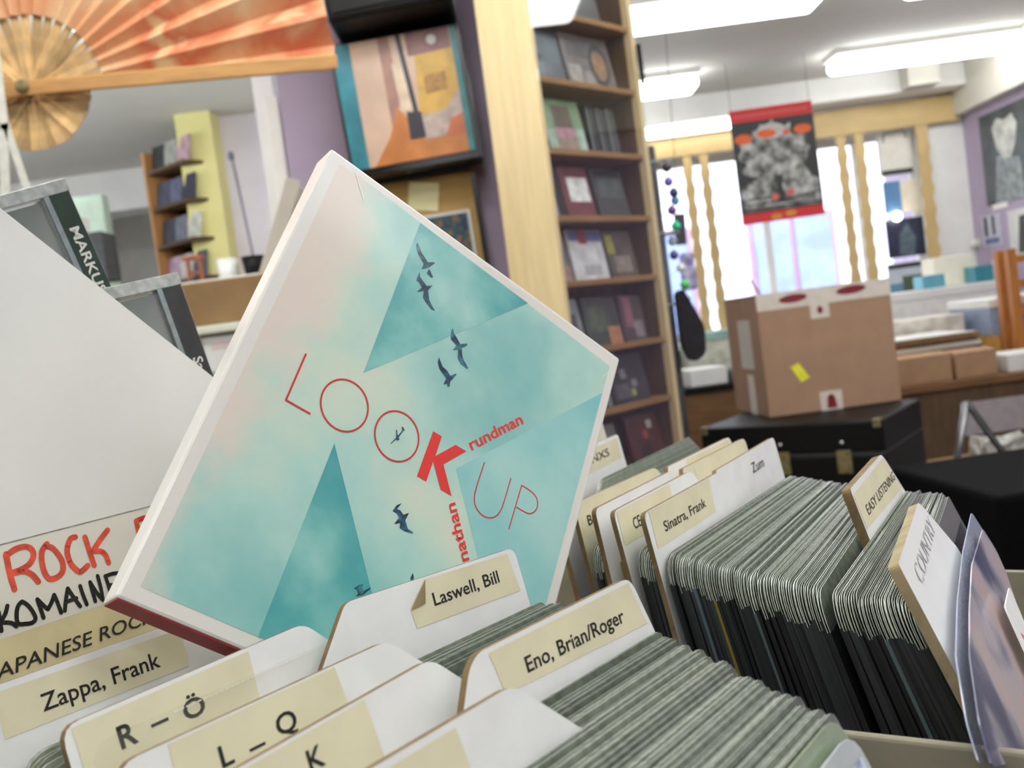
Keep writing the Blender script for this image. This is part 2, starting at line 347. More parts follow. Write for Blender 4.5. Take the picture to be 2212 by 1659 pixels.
# cards shown in the window between the slats
def card(name, x0, x1, z0, z1, y, m, label, cat='card', th=0.004):
    o = thing(name, label, cat, Matrix.Translation((0, y, 0))); box('backing', o, m, x0, x1, 0, th, z0, z1); return o
def slab(p, name, m, x0, x1, z0, z1, d=0.0012): return box(name, p, m, x0, x1, -d, -0.00005, z0, z1)
t = card('paper_bag', 2.375, 2.565, 0.64, 0.885, 5.90, mat('paper_grey', (226, 222, 212), 0.8, 0.05, 20), 'pale paper bag with dark base hung in the window', 'bag', 0.03)
slab(t, 'dark_base', DGREY, 2.376, 2.564, 0.642, 0.672, 0.002); tube('bag_handle', [(2.40, -0.004, 0.84), (2.41, -0.004, 0.895), (2.53, -0.004, 0.90), (2.545, -0.004, 0.85)], 0.004, DGREY, t)
t = card('blue_cream_sleeve', 2.37, 2.585, 0.415, 0.605, 5.90, mat('cream_card', (228, 220, 200), 0.7, 0.05, 20), 'blue and cream record sleeve in the window, second from top')
slab(t, 'blue_panel', mat('blue_print', (92, 136, 184), 0.6, 0.1, 20), 2.372, 2.475, 0.417, 0.603)
t = card('dark_blue_sleeve', 2.362, 2.59, 0.145, 0.375, 5.90, mat('navy_print', (40, 46, 74), 0.5, 0.4, 12), 'dark navy record sleeve in the window, third from top')
link('pale_figure', flat('pale_figure', [[(2.43, 0.16), (2.52, 0.15), (2.54, 0.26), (2.49, 0.35), (2.44, 0.28)]], 0.001, mat('slate_print', (84, 100, 110), 0.6, 0.3, 30)), t, Matrix.Rotation(PI / 2, 4, 'X'))
lathe('window_lamp', [(0.001, -0.03), (0.022, -0.02), (0.03, 0.0), (0.022, 0.02), (0.006, 0.03)], mat('lamp_bulb', (255, 250, 235), 0.4, 0, 5, emit=((255, 244, 220), 6)), t, 12, Matrix.Translation((2.425, -0.03, 0.39)))
t = card('landscape_sleeve', 2.345, 2.575, -0.08, 0.11, 5.90, mat('sky_print', (190, 200, 208), 0.6, 0.1, 12), 'landscape picture sleeve in the window, lowest of the column')
slab(t, 'dark_band', DGREY, 2.347, 2.573, 0.078, 0.108); slab(t, 'blue_field', mat('teal_print', (96, 140, 168), 0.6, 0.2, 20), 2.347, 2.43, -0.07, -0.01); slab(t, 'green_field', mat('green_print', (78, 92, 72), 0.6, 0.3, 40), 2.43, 2.573, -0.07, 0.03)
# red and black poster hanging from the ceiling
po = thing('hanging_poster', 'black and white poster with red bands hanging before the window', 'poster', Matrix.Translation((1.487, 5.0, 0.68)) @ Matrix.Rotation(math.radians(-0.5), 4, 'Y'))
RED = mat('poster_red', (206, 42, 44), 0.5, 0.08, 20); PB = mat('poster_black', (44, 44, 44), 0.5, 0.2, 20)
box('sheet', po, PB, -0.212, 0.212, 0, 0.003, -0.29, 0.29)
slab(po, 'red_band', RED, -0.212, 0.212, 0.226, 0.29); slab(po, 'red_band', RED, -0.212, 0.212, -0.29, -0.238)
RP = Matrix.Rotation(PI / 2, 4, 'X')
PG = ramp_mat('poster_tree', [(0.36, (60, 60, 58)), (0.46, (120, 121, 117)), (0.58, (172, 173, 168)), (0.7, (206, 206, 200))], 17, 0.6, 4)
rnd = random.Random(3)
crown = []
for k in range(40):
    a = 2 * PI * k / 40; rr = 0.165 + 0.03 * rnd.uniform(-1, 1); crown.append((rr * 1.08 * math.cos(a), 0.035 + rr * 0.98 * math.sin(a)))
link('grey_crown', flat('grey_crown', [crown], 0.0006, PG), po, RP)
link('grey_ground', flat('grey_ground', [[(-0.20, -0.226), (0.20, -0.226), (0.20, -0.10), (0.12, -0.06), (0, -0.13), (-0.12, -0.07), (-0.20, -0.11)]], 0.0004, PG), po, RP)
link('dark_stripes', flat('dark_stripes', [[(-0.20, -0.222), (0.2, -0.222), (0.2, -0.212), (-0.2, -0.212)], [(-0.18, -0.198), (-0.03, -0.198), (-0.03, -0.190), (-0.18, -0.190)], [(0.05, -0.19), (0.205, -0.172), (0.205, -0.162), (0.05, -0.18)], [(-0.17, -0.172), (-0.05, -0.168), (-0.05, -0.160), (-0.17, -0.164)]], 0.0009, PB), po, RP)
link('black_trunk', flat('black_trunk', [[(-0.03, -0.20), (0.03, -0.20), (0.012, -0.12), (0.022, -0.06), (-0.012, -0.06), (-0.014, -0.12)]], 0.0012, PB), po, RP)
def ell(cx, cy, a, b, n=18, rot=0.0): return [(cx + a * math.cos(2 * PI * k / n) * math.cos(rot) - b * math.sin(2 * PI * k / n) * math.sin(rot), cy + a * math.cos(2 * PI * k / n) * math.sin(rot) + b * math.sin(2 * PI * k / n) * math.cos(rot)) for k in range(n)]
link('pale_dome', flat('pale_dome', [ell(-0.01, 0.165, 0.075, 0.04)], 0.0010, mat('poster_pale', (196, 192, 186), 0.6, 0.2, 60)), po, RP)
for q_ in (ell(-0.155, 0.14, 0.045, 0.026), ell(-0.035, 0.155, 0.05, 0.022), ell(0.150, 0.155, 0.046, 0.024), ell(0.065, 0.15, 0.018, 0.014)): link('orange_spot', flat('orange_spot', [q_], 0.0014, mat('poster_orange', (226, 104, 52), 0.6, 0.15, 60)), po, RP)
for q_ in (ell(-0.03, -0.168, 0.02, 0.018), ell(0.05, -0.155, 0.022, 0.018)): link('pink_spot', flat('pink_spot', [q_], 0.0016, mat('poster_pink', (206, 104, 96), 0.6, 0.15, 60)), po, RP)
for q_ in (ell(-0.035, -0.268, 0.028, 0.016), ell(0.04, -0.26, 0.03, 0.016)): link('yellow_wing', flat('yellow_wing', [q_], 0.0016, mat('poster_yellow', (214, 140, 50), 0.6, 0.15, 60)), po, RP)
link('banner_words', strokes('banner_words', [[(-0.19 + k * 0.02, 0.25), (-0.178 + k * 0.02, 0.262)] for k in range(19)], 0.006, 0.0014, mat('poster_rose', (222, 120, 116), 0.6, 0.1, 60)), po, RP)
for x in (-0.2, 0.2): tube('hanging_cord', [(x, 0.0015, 0.289), (x, 0.0015, ZC - 0.68)], 0.0012, DGREY, po, 5)

# posters on the right wall (local x runs towards the camera along the wall)
def wall_poster(y0, y1, z0, z1, m, label, name='wall_poster'):
    o = thing(name, label, 'poster', Matrix(((0, 0, -1, 2.869), (-1, 0, 0, y0), (0, 1, 0, z0), (0, 0, 0, 1))))
    link('sheet', prism('sheet', [(0, 0), (y0 - y1, 0), (y0 - y1, z1 - z0), (0, z1 - z0)], 0.0, 0.004, m), o); return o
t = wall_poster(5.66, 5.02, 0.365, 0.875, mat('photo_dark', (70, 78, 80), 0.4, 0.4, 8), 'large black and white portrait poster on the purple wall')
link('pale_face', flat('pale_face', [[(0.14, 0.42), (0.17, 0.30), (0.22, 0.24), (0.31, 0.23), (0.37, 0.30), (0.40, 0.40), (0.36, 0.46), (0.27, 0.44), (0.20, 0.465)]], 0.0052, mat('photo_pale', (190, 190, 182), 0.5, 0.35, 14)), t); link('pale_body', flat('pale_body', [[(0.1, 0.0), (0.42, 0.0), (0.40, 0.22), (0.16, 0.26)]], 0.0050, mat('photo_grey', (134, 142, 142), 0.5, 0.4, 22)), t)
t = wall_poster(5.75, 5.53, 0.135, 0.315, mat('photo_lilac', (188, 186, 202), 0.5, 0.1, 20), 'small lilac photo sheet under the big portrait poster')
link('dark_figures', flat('dark_figures', [[(0.03, 0.06), (0.07, 0.06), (0.07, 0.17), (0.03, 0.17)], [(0.12, 0.06), (0.155, 0.06), (0.155, 0.17), (0.12, 0.17)]], 0.0048, DGREY), t); link('blue_strip', flat('blue_strip', [[(0.03, 0.012), (0.19, 0.012), (0.19, 0.045), (0.03, 0.045)]], 0.0048, mat('photo_blue', (84, 104, 146), 0.5, 0.2, 30)), t)
t = wall_poster(5.45, 5.05, 0.06, 0.31, mat('photo_light', (206, 204, 200), 0.5, 0.1, 20), 'pale poster with dark figure at the right edge of the purple wall')
link('dark_figure', flat('dark_figure', [[(0.08, 0.01), (0.3, 0.01), (0.28, 0.22), (0.12, 0.21)]], 0.0048, mat('photo_black', (50, 44, 44), 0.5, 0.4, 30)), t)
t = wall_poster(5.68, 5.40, -0.16, 0.05, mat('photo_white', (222, 222, 222), 0.5, 0.08, 20), 'white photo sheet low on the purple wall beside the orange frame')
link('grey_figure', flat('grey_figure', [[(0.02, 0.03), (0.2, 0.03), (0.18, 0.15), (0.05, 0.14)]], 0.0048, mat('photo_slate', (92, 98, 112), 0.5, 0.4, 30)), t)
t = wall_poster(5.60, 5.44, 0.335, 0.375, WHITE, 'small white note stuck under the portrait poster', 'wall_note')
t = thing('coat_hook', 'small pale round hook screwed to the purple wall', 'hook', Matrix.Translation((2.869, 5.82, 0.165)) @ Matrix.Rotation(-PI / 2, 4, 'Y')); lathe('plate', [(0.0, 0.0), (0.03, 0.0), (0.03, 0.008), (0.012, 0.012)], OFFW, t, 14); lathe('ball', [(0.004, 0.011), (0.02, 0.02), (0.022, 0.03), (0.012, 0.04), (0.001, 0.043)], WHITE, t, 14)

# ------------------------------------------------------------------ far tables and what lies on them
def table(name, label, x0, x1, y0, y1, ztop, mtop, mleg, apron=0.09):
    t = thing(name, label, 'table', Matrix())
    box('tabletop', t, mtop, x0, x1, y0, y1, ztop - 0.03, ztop, 0.003); box('apron', t, mleg, x0 + 0.03, x1 - 0.03, y0 + 0.02, y0 + 0.04, ztop - 0.03 - apron, ztop - 0.0305)
    for x in (x0 + 0.05, x1 - 0.05):
        for y in (y0 + 0.06, y1 - 0.05): box('leg', t, mleg, x - 0.025, x + 0.025, y - 0.025, y + 0.025, ZF + 0.0005, ztop - 0.0305)
    return t
TB = mat('wood_counter', (120, 86, 50), 0.55, 0.2, 8, stretch=(0.8, 5, 5))
tR = table('sale_table', 'brown wooden table to the right behind the black case', 1.38, 2.75, 3.75, 4.75, -0.41, TB, PINED, 0.62)
tW = table('window_table', 'dark edged table under the window behind the cardboard box', 0.60, 2.75, 5.05, 5.70, -0.41, BLACK, TB, 0.3)
t = thing('price_sheet', 'grey printed sheet pinned to the front of the brown table', 'paper', Matrix.Translation((0, 3.768, 0))); box('sheet', t, mat('paper_lilac', (176, 166, 168), 0.8, 0.1, 30), 1.72, 2.05, -0.003, -0.0005, -0.63, -0.50)
def carton(name, label, x0, x1, y0, y1, z0, h, m, lid=None, deg=0, cat='box', flaps=False):
    cx, cy = (x0 + x1) / 2, (y0 + y1) / 2; w, d = (x1 - x0) / 2, (y1 - y0) / 2
    t = thing(name, label, cat, yaw_frame(cx, cy, z0 + 0.0006, deg)); box('body', t, m, -w, w, -d, d, 0, h, 0.004)
    if lid: box('lid', t, lid, -w - 0.004, w + 0.004, -d - 0.004, d + 0.004, h + 0.0003, h + min(0.05, h * 0.35), 0.006)
    if flaps:
        for s in (-1, 1): link('flap', boxm(-w, w, 0, d * 0.7, 0, 0.004, m), t, Matrix.Translation((0, -d if s < 0 else d, h + 0.001)) @ Matrix.Rotation(0 if s < 0 else PI, 4, 'Z') @ Matrix.Rotation(math.radians(6), 4, 'X'))
    return t
carton('open_carton', 'low brown carton on the table, right beside the tall cardboard box', 1.45, 1.72, 3.80, 4.05, -0.41, 0.10, KRAFT, flaps=True)
carton('open_carton', 'low brown carton on the table, nearer the right picture edge', 1.735, 1.90, 3.80, 4.05, -0.41, 0.095, KRAFT, flaps=True)
t = carton('white_bag', 'white printed paper bag lying at the right table end', 1.94, 2.16, 3.80, 4.0, -0.41, 0.07, WHITE); lathe('black_print', [(0.0, 0), (0.022, 0), (0.022, 0.001), (0.0, 0.001)], BLACK, t, 14, Matrix.Translation((0.0, -0.101, 0.038)) @ Matrix.Rotation(PI / 2, 4, 'X'))
t = thing('record_stack', 'stack of records with white top sheet behind the low cartons', 'records', yaw_frame(1.77, 4.22, -0.41 + 0.0005, 4))
for k in range(9): box('record', t, [KRAFTD, DGREY, OFFW, PINED][k % 4], -0.19 + rnd.uniform(-.01, .01), 0.19 + rnd.uniform(-.01, .01), -0.155, 0.155, k * 0.018, k * 0.018 + 0.0165)
box('white_sheet', t, WHITE, -0.20, 0.17, -0.165, 0.15, 0.1625, 0.166)
carton('storage_bin', 'clear blue plastic storage bin with white lid by the purple wall', 2.12, 2.48, 4.27, 4.66, -0.41 + 0.12, 0.12, mat('bin_blue', (150, 164, 190), 0.3, 0.15, 20), WHITE)
carton('wooden_crate', 'yellow brown box under the blue storage bin', 2.12, 2.52, 4.22, 4.68, -0.41, 0.1185, mat('crate_ochre', (196, 146, 72), 0.7, 0.15, 15))
carton('record_bin', 'white bin with pale printed sheets behind the record stack', 1.62, 2.08, 4.42, 4.72, -0.41, 0.23, mat('bin_offwhite', (214, 208, 196), 0.6, 0.25, 18))
carton('paper_stack', 'long pile of white papers on the window table', 1.90, 2.62, 5.12, 5.5, -0.41, 0.30, mat('paper_pile', (236, 234, 228), 0.8, 0.08, 20), WHITE)
carton('teal_tin', 'teal tin on the white paper pile, left one', 2.22, 2.34, 5.14, 5.26, -0.058, 0.07, mat('tin_teal', (104, 170, 190), 0.4, 0.1, 20))
carton('teal_tin', 'darker teal tin on the white paper pile, right one', 2.50, 2.60, 5.14, 5.26, -0.058, 0.085, mat('tin_teal2', (58, 138, 152), 0.4, 0.1, 20))
carton('cream_box', 'cream box on the paper pile in front of the white wall pier', 2.36, 2.58, 5.30, 5.46, -0.058, 0.16, mat('cream_card2', (236, 230, 210), 0.7, 0.05, 20))
carton('paper_pile', 'white papers at the left end of the window table by the bookcase', 0.92, 1.12, 5.10, 5.35, -0.41, 0.09, WHITE, deg=6)
carton('green_book', 'dark green book lying beside the white papers by the bookcase', 1.14, 1.34, 5.10, 5.30, -0.41, 0.06, mat('book_green', (70, 84, 76), 0.6, 0.2, 20))
carton('jewel_display', 'grey patterned bin behind the white papers under the slats', 1.0, 1.42, 5.42, 5.66, -0.41, 0.22, mat('bin_grey', (196, 196, 180), 0.6, 0.25, 22), mat('lid_teal', (150, 182, 172), 0.5, 0.2, 20))
# orange step frame at the right edge
t = thing('step_frame', 'orange wooden ladder frame at the right picture edge', 'rack', yaw_frame(2.12, 4.06, 0, 0))
OR = mat('wood_orange', (186, 118, 52), 0.5, 0.2, 10, stretch=(5, 5, 0.8))
for x in (0.0, 0.36):
    for y in (0.0, 0.09): box('post', t, OR, x, x + 0.035, y, y + 0.035, -0.4094, 0.075)
for z in (0.045, -0.06, -0.17): box('rail', t, OR, 0.035, 0.36, 0.0, 0.03, z - 0.03, z); box('rail', t, OR, 0.035, 0.36, 0.095, 0.12, z - 0.03, z)

# ------------------------------------------------------------------ black cases with the cardboard box
a_ = Vector((1.002, 2.675)); bdir = Vector((-0.432, 0.316)).normalized(); ddir = Vector((0.302, 0.233)).normalized()
ux = -bdir; uy = Vector((-ux.y, ux.x)); orig = a_ - ux * 0.55
TM = Matrix(((ux.x, uy.x, 0, orig.x), (ux.y, uy.y, 0, orig.y), (0, 0, 1, 0), (0, 0, 0, 1)))
def flight_case(label, z0, z1, latches):
    t = thing('flight_case', label, 'case', TM @ Matrix.Translation((0, 0, z0)), 'black cases stacked under the box'); h = z1 - z0
    box('shell', t, BLACK, 0, 0.55, 0, 0.44, 0, h * 0.62, 0.008); box('lid', t, BLACK, 0, 0.55, 0, 0.44, h * 0.62 + 0.003, h, 0.008)
    box('lid_seam', t, DGREY, 0.003, 0.547, 0.003, 0.437, h * 0.62 - 0.002, h * 0.62 + 0.005)
    for x in (0.004, 0.524):
        box('corner', t, BRASS, x, x + 0.022, -0.003, 0.02, h - 0.022, h + 0.003, 0.003)
    if latches:
        for x in (0.085, 0.235, 0.415):
            l = box('latch', t, BRASS, x, x + 0.042, -0.006, -0.0003, h * 0.62 - 0.055, h * 0.62 + 0.012, 0.002); lathe('rivet', [(0.0, 0), (0.007, 0), (0.005, 0.004), (0.001, 0.005)], mat('steel', (214, 216, 220), 0.25, 0.1, 20, metal=0.9), l, 10, Matrix.Translation((x + 0.02, -0.0065, h * 0.62 + 0.035)) @ Matrix.Rotation(PI / 2, 4, 'X'))
    return t
flight_case('upper black case with brass latches, right under the cardboard box', -0.62, -0.371, True)
flight_case('middle black case of the stack under the cardboard box', -0.885, -0.6235, False)
flight_case('lowest black case of the stack, standing on the floor', ZF + 0.001, -0.889, False)
bx = thing('cardboard_box', 'tall brown cardboard box with printed tape and a yellow sticker', 'box', yaw_frame(0.784, 3.020, -0.3695, 2.0))
KR2 = mat('cardboard_pink', (164, 130, 104), 0.85, 0.08, 12, bump=0.05)
BWx, BDy, BH = 0.423, 0.38, 0.385
box('shell', bx, KR2, 0, BWx, 0, BDy, 0, BH, 0.003)
box('top_tape', bx, TAPE, -0.001, BWx + 0.001, -0.0015, 0.0, BH - 0.052, BH + 0.001); box('top_tape', bx, TAPE, -0.001, BWx + 0.001, 0, BDy, BH, BH + 0.0012)
box('side_label', bx, OFFW, -0.0015, -0.0002, 0.10, 0.24, 0.15, 0.31); box('side_label', bx, TAPE, -0.0015, -0.0002, 0.12, 0.19, 0.0, 0.13)
box('tape_tail', bx, TAPE, 0.165, 0.225, -0.0013, -0.0001, BH - 0.095, BH - 0.05)
box('tape_tail', bx, TAPE, 0.165, 0.235, -0.0013, -0.0001, 0.0, 0.06)
ex = Matrix.Rotation(PI / 2, 4, 'X')
for q_ in (ell(0.115, BH - 0.024, 0.045, 0.013, 18, 0.05), ell(0.30, BH - 0.02, 0.048, 0.013, 18, 0.05), ell(0.196, BH - 0.070, 0.009, 0.012), [(0.185, 0.006), (0.217, 0.006), (0.212, 0.042), (0.200, 0.052), (0.188, 0.042)]):
    link('red_print', flat('red_print', [q_], 0.0019, REDINK), bx, ex)
link('yellow_sticker', flat('yellow_sticker', [[(0.082, 0.150), (0.110, 0.160), (0.140, 0.110), (0.112, 0.098)]], 0.0012, mat('sticker_yellow', (236, 228, 60), 0.6, 0.1, 40)), bx, ex)
tube('cord_end', [(0.03, 0.05, BH + 0.0012), (0.012, 0.04, BH + 0.03), (0.0, 0.03, BH + 0.05)], 0.003, DGREY, bx, 6)
# dark clutter to the right of the cases
t = thing('amplifier', 'low black amplifier case at the bottom right behind the discs', 'amplifier', yaw_frame(1.02, 2.0, -0.63, 4)); box('shell', t, mat('black_cloth', (5, 5, 6), 0.85, 0.3, 60, spec=0.1), -0.12, 0.75, -0.12, 0.34, -0.5185, 0.19, 0.012)
for k in range(3): box('grille_bar', t, DGREY, 0.0, 0.7, -0.126, -0.1205, 0.02 + k * 0.04, 0.03 + k * 0.04)
t = thing('white_carton', 'white carton low on the floor right of the black case', 'box', yaw_frame(1.36, 3.10, ZF + 0.001, 8)); box('body', t, WHITE, 0, 0.34, 0, 0.25, 0, 0.50, 0.004); box('brown_lid', t, KRAFTD, 0.0, 0.34, 0.0, 0.25, 0.501, 0.52)
t = thing('folding_stand', 'black metal folding stand leaning against the brown table', 'stand', Matrix())
tube('leg', [(1.40, 3.02, -0.40), (1.56, 3.0, -0.70), (1.66, 2.98, ZF + 0.012)], 0.011, BLACKG, t); tube('leg', [(1.40, 3.02, -0.40), (1.36, 3.05, -0.6), (1.33, 3.07, ZF + 0.012)], 0.011, mat('steel2', (150, 150, 150), 0.3, 0.1, 20, metal=0.8), t)
t = thing('crumpled_bag', 'crumpled clear plastic bag on the white carton', 'bag', Matrix.Translation((1.60, 3.22, -0.628)))
me = boxm(-0.08, 0.08, -0.06, 0.06, 0.0, 0.07, mat('bag_clear', (190, 188, 180), 0.25, 0.2, 40), 0.0)
bm = bmesh.new(); bm.from_mesh(me); bmesh.ops.subdivide_edges(bm, edges=bm.edges[:], cuts=4, use_grid_fill=True)
for v in bm.verts:
    if v.co.z > 0.002: v.co += Vector((rnd.uniform(-.012, .012), rnd.uniform(-.012, .012), rnd.uniform(-.02, .012)))
bm.to_mesh(me); bm.free(); link('bag_film', me, t)

# ------------------------------------------------------------------ glazed CD bookcase
BM = Matrix.Translation((0.140, 2.2, 0)) @ Matrix.Rotation(math.radians(90 - 43.3), 4, 'Z')   # x along the front, y into the case
bc = thing('cd_bookcase', 'tall pine bookcase with glazed front full of discs', 'bookcase', BM)
BW, BD = 0.412, 0.155
box('side_panel', bc, PINE, 0, 0.018, 0, BD, ZF + 0.0005, 1.19, 0.002); box('side_panel', bc, PINE, BW - 0.018, BW, 0, BD, ZF + 0.0005, 1.19, 0.002)
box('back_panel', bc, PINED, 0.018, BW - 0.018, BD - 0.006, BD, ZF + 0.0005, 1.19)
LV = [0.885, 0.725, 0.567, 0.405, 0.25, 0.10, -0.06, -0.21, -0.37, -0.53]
box('side_shade', bc, PINED, BW - 0.0195, BW - 0.0181, 0.02, BD - 0.0065, ZF + 0.001, 1.168)  # dark inner sheets put the case's interior shade into colour
box('side_shade', bc, PINED, 0.0181, 0.0195, 0.02, BD - 0.0065, ZF + 0.001, 1.168)
for z in LV: box('shelf', bc, PINEH, 0.020, BW - 0.020, 0.008, BD - 0.0068, z - 0.014, z, 0.0015)  # boards and back panel darkened too, for the shaded interior
box('top_board', bc, PINE, 0.0185, BW - 0.0185, 0.0, BD - 0.0065, 1.17, 1.19)
box('plinth', bc, PINE, 0.0185, BW - 0.0185, 0.01, 0.03, ZF + 0.0005, -0.9)
box('glass_door', bc, glass_mat('case_glass'), 0.004, BW - 0.004, -0.008, -0.003, -0.9, 1.16)
box('handle', bc, BLACK, BW - 0.004, BW + 0.006, -0.012, -0.0025, 0.58, 0.68, 0.002)
def disc(level, s0, s1, h, c, label, deco=(), lean=10, roll=0, y=0.030, cat='disc', th=0.010):
    z = LV[level] + 0.001
    M_ = BM @ Matrix.Translation((s0, y, z)) @ Matrix.Rotation(PI / 2 - math.radians(lean), 4, 'X') @ Matrix.Rotation(math.radians(roll), 4, 'Z')
    if lean: M_ = M_ @ Matrix.Translation((0, th * math.sin(math.radians(lean)) * 0, 0))
    t = thing('display_disc', label, cat, M_, 'discs shown in the glazed bookcase')
    w = s1 - s0; nm = 'cover_%d_%d_%d' % c
    link('case', boxm(0, w, 0, h, -th, 0, MATS.get(nm) or mat(nm, c, 0.35, 0.25, 25, coat=0.3), 0.001), t)
    for (nm2, x0, x1, y0, y1, c2) in deco:
        mn = 'print_%d_%d_%d' % c2
        link(nm2, flat(nm2, [[(x0 * w, y0 * h), (x1 * w, y0 * h), (x1 * w, y1 * h), (x0 * w, y1 * h)]], 0.0004, MATS.get(mn) or mat(mn, c2, 0.4, 0.3, 40)), t)
    return t
disc(1, 0.03, 0.16, 0.125, (92, 104, 112), 'blue grey disc case on the topmost visible bookcase shelf', [('pale_stripe', .6, .8, 0, 1, (140, 150, 160))])
disc(1, 0.19, 0.32, 0.125, (40, 42, 46), 'black disc case beside the blue grey one on the topmost shelf')
disc(2, 0.026, 0.155, 0.126, (46, 60, 70), 'dark blue disc under the lamp glare, second bookcase shelf', [('grey_figure', .3, .9, .35, .9, (84, 100, 108)), ('pale_figure', .2, .4, .1, .5, (110, 122, 132))])
t = disc(2, 0.165, 0.355, 0.132, (112, 104, 102), 'grey collage sleeve with dark ring, second bookcase shelf', [('pale_letters', .05, .3, .05, .4, (164, 156, 150)), ('pale_letters', .35, .55, .05, .3, (150, 144, 138)), ('dark_patch', .1, .5, .55, .9, (84, 78, 78))])
ring = ell(0.135, 0.06, 0.040, 0.055); ring2 = ell(0.135, 0.058, 0.028, 0.040)
link('dark_ring', flat('dark_ring', [ring], 0.0007, mat('ring_dark', (46, 50, 56), 0.4, 0.1, 20)), t); link('orange_centre', flat('orange_centre', [ring2], 0.001, mat('ring_orange', (150, 116, 84), 0.4, 0.3, 40)), t)
disc(3, 0.024, 0.058, 0.11, (150, 156, 146), 'pale grey disc leaning left of the green cover', [('dark_half', .0, .5, 0, 1, (70, 72, 70))], roll=8)
disc(3, 0.062, 0.205, 0.128, (128, 160, 120), 'green framed disc cover with pink and brown picture', [('brown_picture', .25, .72, .45, .88, (96, 82, 68)), ('pink_band', .25, .75, .28, .46, (178, 130, 146)), ('tan_foot', .25, .75, 0.0, .28, (160, 140, 126)), ('mint_block', .02, .22, 0, .4, (170, 190, 176)), ('mint_block', .78, .98, 0, .45, (178, 200, 186))])
for k, (s, lb) in enumerate(((0.222, 'first'), (0.262, 'second'), (0.302, 'third'))):
    disc(3, s, s + 0.034, 0.122, (44 + 14 * k, 50 + 12 * k, 50 + 12 * k), '%s of three dark cases leaning right of the green cover' % lb, [('pale_edge', .02, .2, 0, 1, (120, 130, 130))], roll=-6)
disc(4, 0.022, 0.065, 0.12, (158, 156, 152), 'white grey disc at the left of the fourth bookcase shelf', [('dark_spots', .5, .9, .2, .6, (80, 78, 78))])
disc(4, 0.07, 0.092, 0.12, (34, 34, 34), 'thin black case left of the red and white cover')
disc(4, 0.098, 0.205, 0.125, (122, 66, 72), 'dark red cover with a glaring white figure', [('white_figure', .2, .92, .3, .78, (246, 244, 236))])
disc(4, 0.222, 0.345, 0.122, (66, 72, 72), 'dark grey green cover at the right of the fourth shelf', [('grey_field', .1, .9, .4, .8, (92, 100, 98)), ('black_band', .05, .9, .85, .98, (30, 30, 30))])
disc(5, 0.024, 0.082, 0.118, (132, 128, 128), 'grey and pink disc at the left of the fifth bookcase shelf', [('pink_foot', 0, 1, 0, .3, (172, 142, 132))])
disc(5, 0.095, 0.225, 0.125, (222, 222, 222), 'white cover with red and blue top on the fifth shelf', [('blue_top', .02, .98, .78, .98, (92, 100, 150)), ('red_mark', .3, .55, .72, .99, (190, 70, 50)), ('grey_print', .3, .8, .1, .3, (180, 180, 182))], roll=-2)
disc(5, 0.238, 0.35, 0.12, (92, 86, 78), 'brown grey cover with yellow figure on the fifth shelf', [('yellow_figure', .05, .3, .5, .9, (172, 168, 70)), ('pale_patch', .2, .8, .1, .45, (150, 140, 128))])
disc(6, 0.022, 0.105, 0.12, (140, 146, 150), 'silver grey cover at the left of the sixth bookcase shelf', [('dark_patch', .4, .8, .3, .7, (84, 88, 92))])
disc(6, 0.115, 0.248, 0.122, (66, 74, 66), 'dark green cover with orange corner on the sixth shelf', [('orange_corner', .62, .98, .02, .4, (190, 134, 98)), ('green_field', .1, .6, .3, .8, (92, 102, 86))], roll=-3)
disc(6, 0.258, 0.355, 0.12, (78, 66, 72), 'dark purple cover with pink figure on the sixth shelf', [('pink_figure', .15, .5, .3, .95, (150, 104, 112)), ('pale_figure', .5, .85, .1, .45, (150, 140, 146))], roll=-4)
disc(7, 0.10, 0.175, 0.12, (70, 76, 76), 'grey case standing left on the seventh bookcase shelf', [('pale_edge', .7, .95, 0, 1, (130, 140, 140))])
disc(7, 0.185, 0.335, 0.122, (52, 52, 58), 'black cover with pale dots on the seventh shelf', [('pale_dots', .3, .45, .5, .7, (150, 146, 150)), ('pale_dots', .55, .7, .3, .45, (140, 138, 142)), ('green_dot', .5, .62, .12, .26, (160, 168, 90)), ('grey_patch', .1, .5, .1, .4, (92, 90, 98))])
disc(8, 0.10, 0.19, 0.12, (126, 124, 116), 'mottled pale cover on the lowest visible bookcase shelf', [('dark_spots', .2, .6, .3, .6, (70, 68, 64))])
disc(8, 0.235, 0.37, 0.125, (84, 38, 34), 'dark red cover with small lights on the lowest visible shelf', [('pale_light', .62, .78, .68, .84, (200, 196, 196)), ('orange_light', .45, .58, .5, .66, (190, 84, 54)), ('dark_figure', .3, .6, .05, .4, (40, 22, 20))])

# spinner with trinkets behind the bookcase
sp = thing('trinket_spinner', 'wire spinner hung with small colourful trinkets behind the bookcase', 'display stand', Matrix.Translation((0.475, 2.78, 0)))
tube('pole', [(0, 0, ZF + 0.01), (0, 0, 0.47)], 0.012, DGREY, sp); lathe('base', [(0.0, ZF + 0.0005), (0.16, ZF + 0.0005), (0.15, ZF + 0.02), (0.02, ZF + 0.03)], DGREY, sp)
for z in (0.42, 0.22, 0.02): tube('ring', [(0.05 * math.cos(a), 0.05 * math.sin(a), z) for a in [k * 2 * PI / 14 for k in range(15)]], 0.003, mat('wire', (150, 152, 160), 0.3, 0.1, 20, metal=0.8), sp, 6)
TR = [((118, 106, 190), .36), ((60, 66, 110), .33), ((120, 180, 230), .31), ((54, 214, 160), .24), ((190, 200, 210), .20), ((120, 70, 150), .28), ((90, 210, 110), .07), ((120, 80, 220), -.02), ((230, 232, 238), .12), ((96, 90, 150), .16), ((64, 60, 60), .40), ((214, 214, 226), .03)]
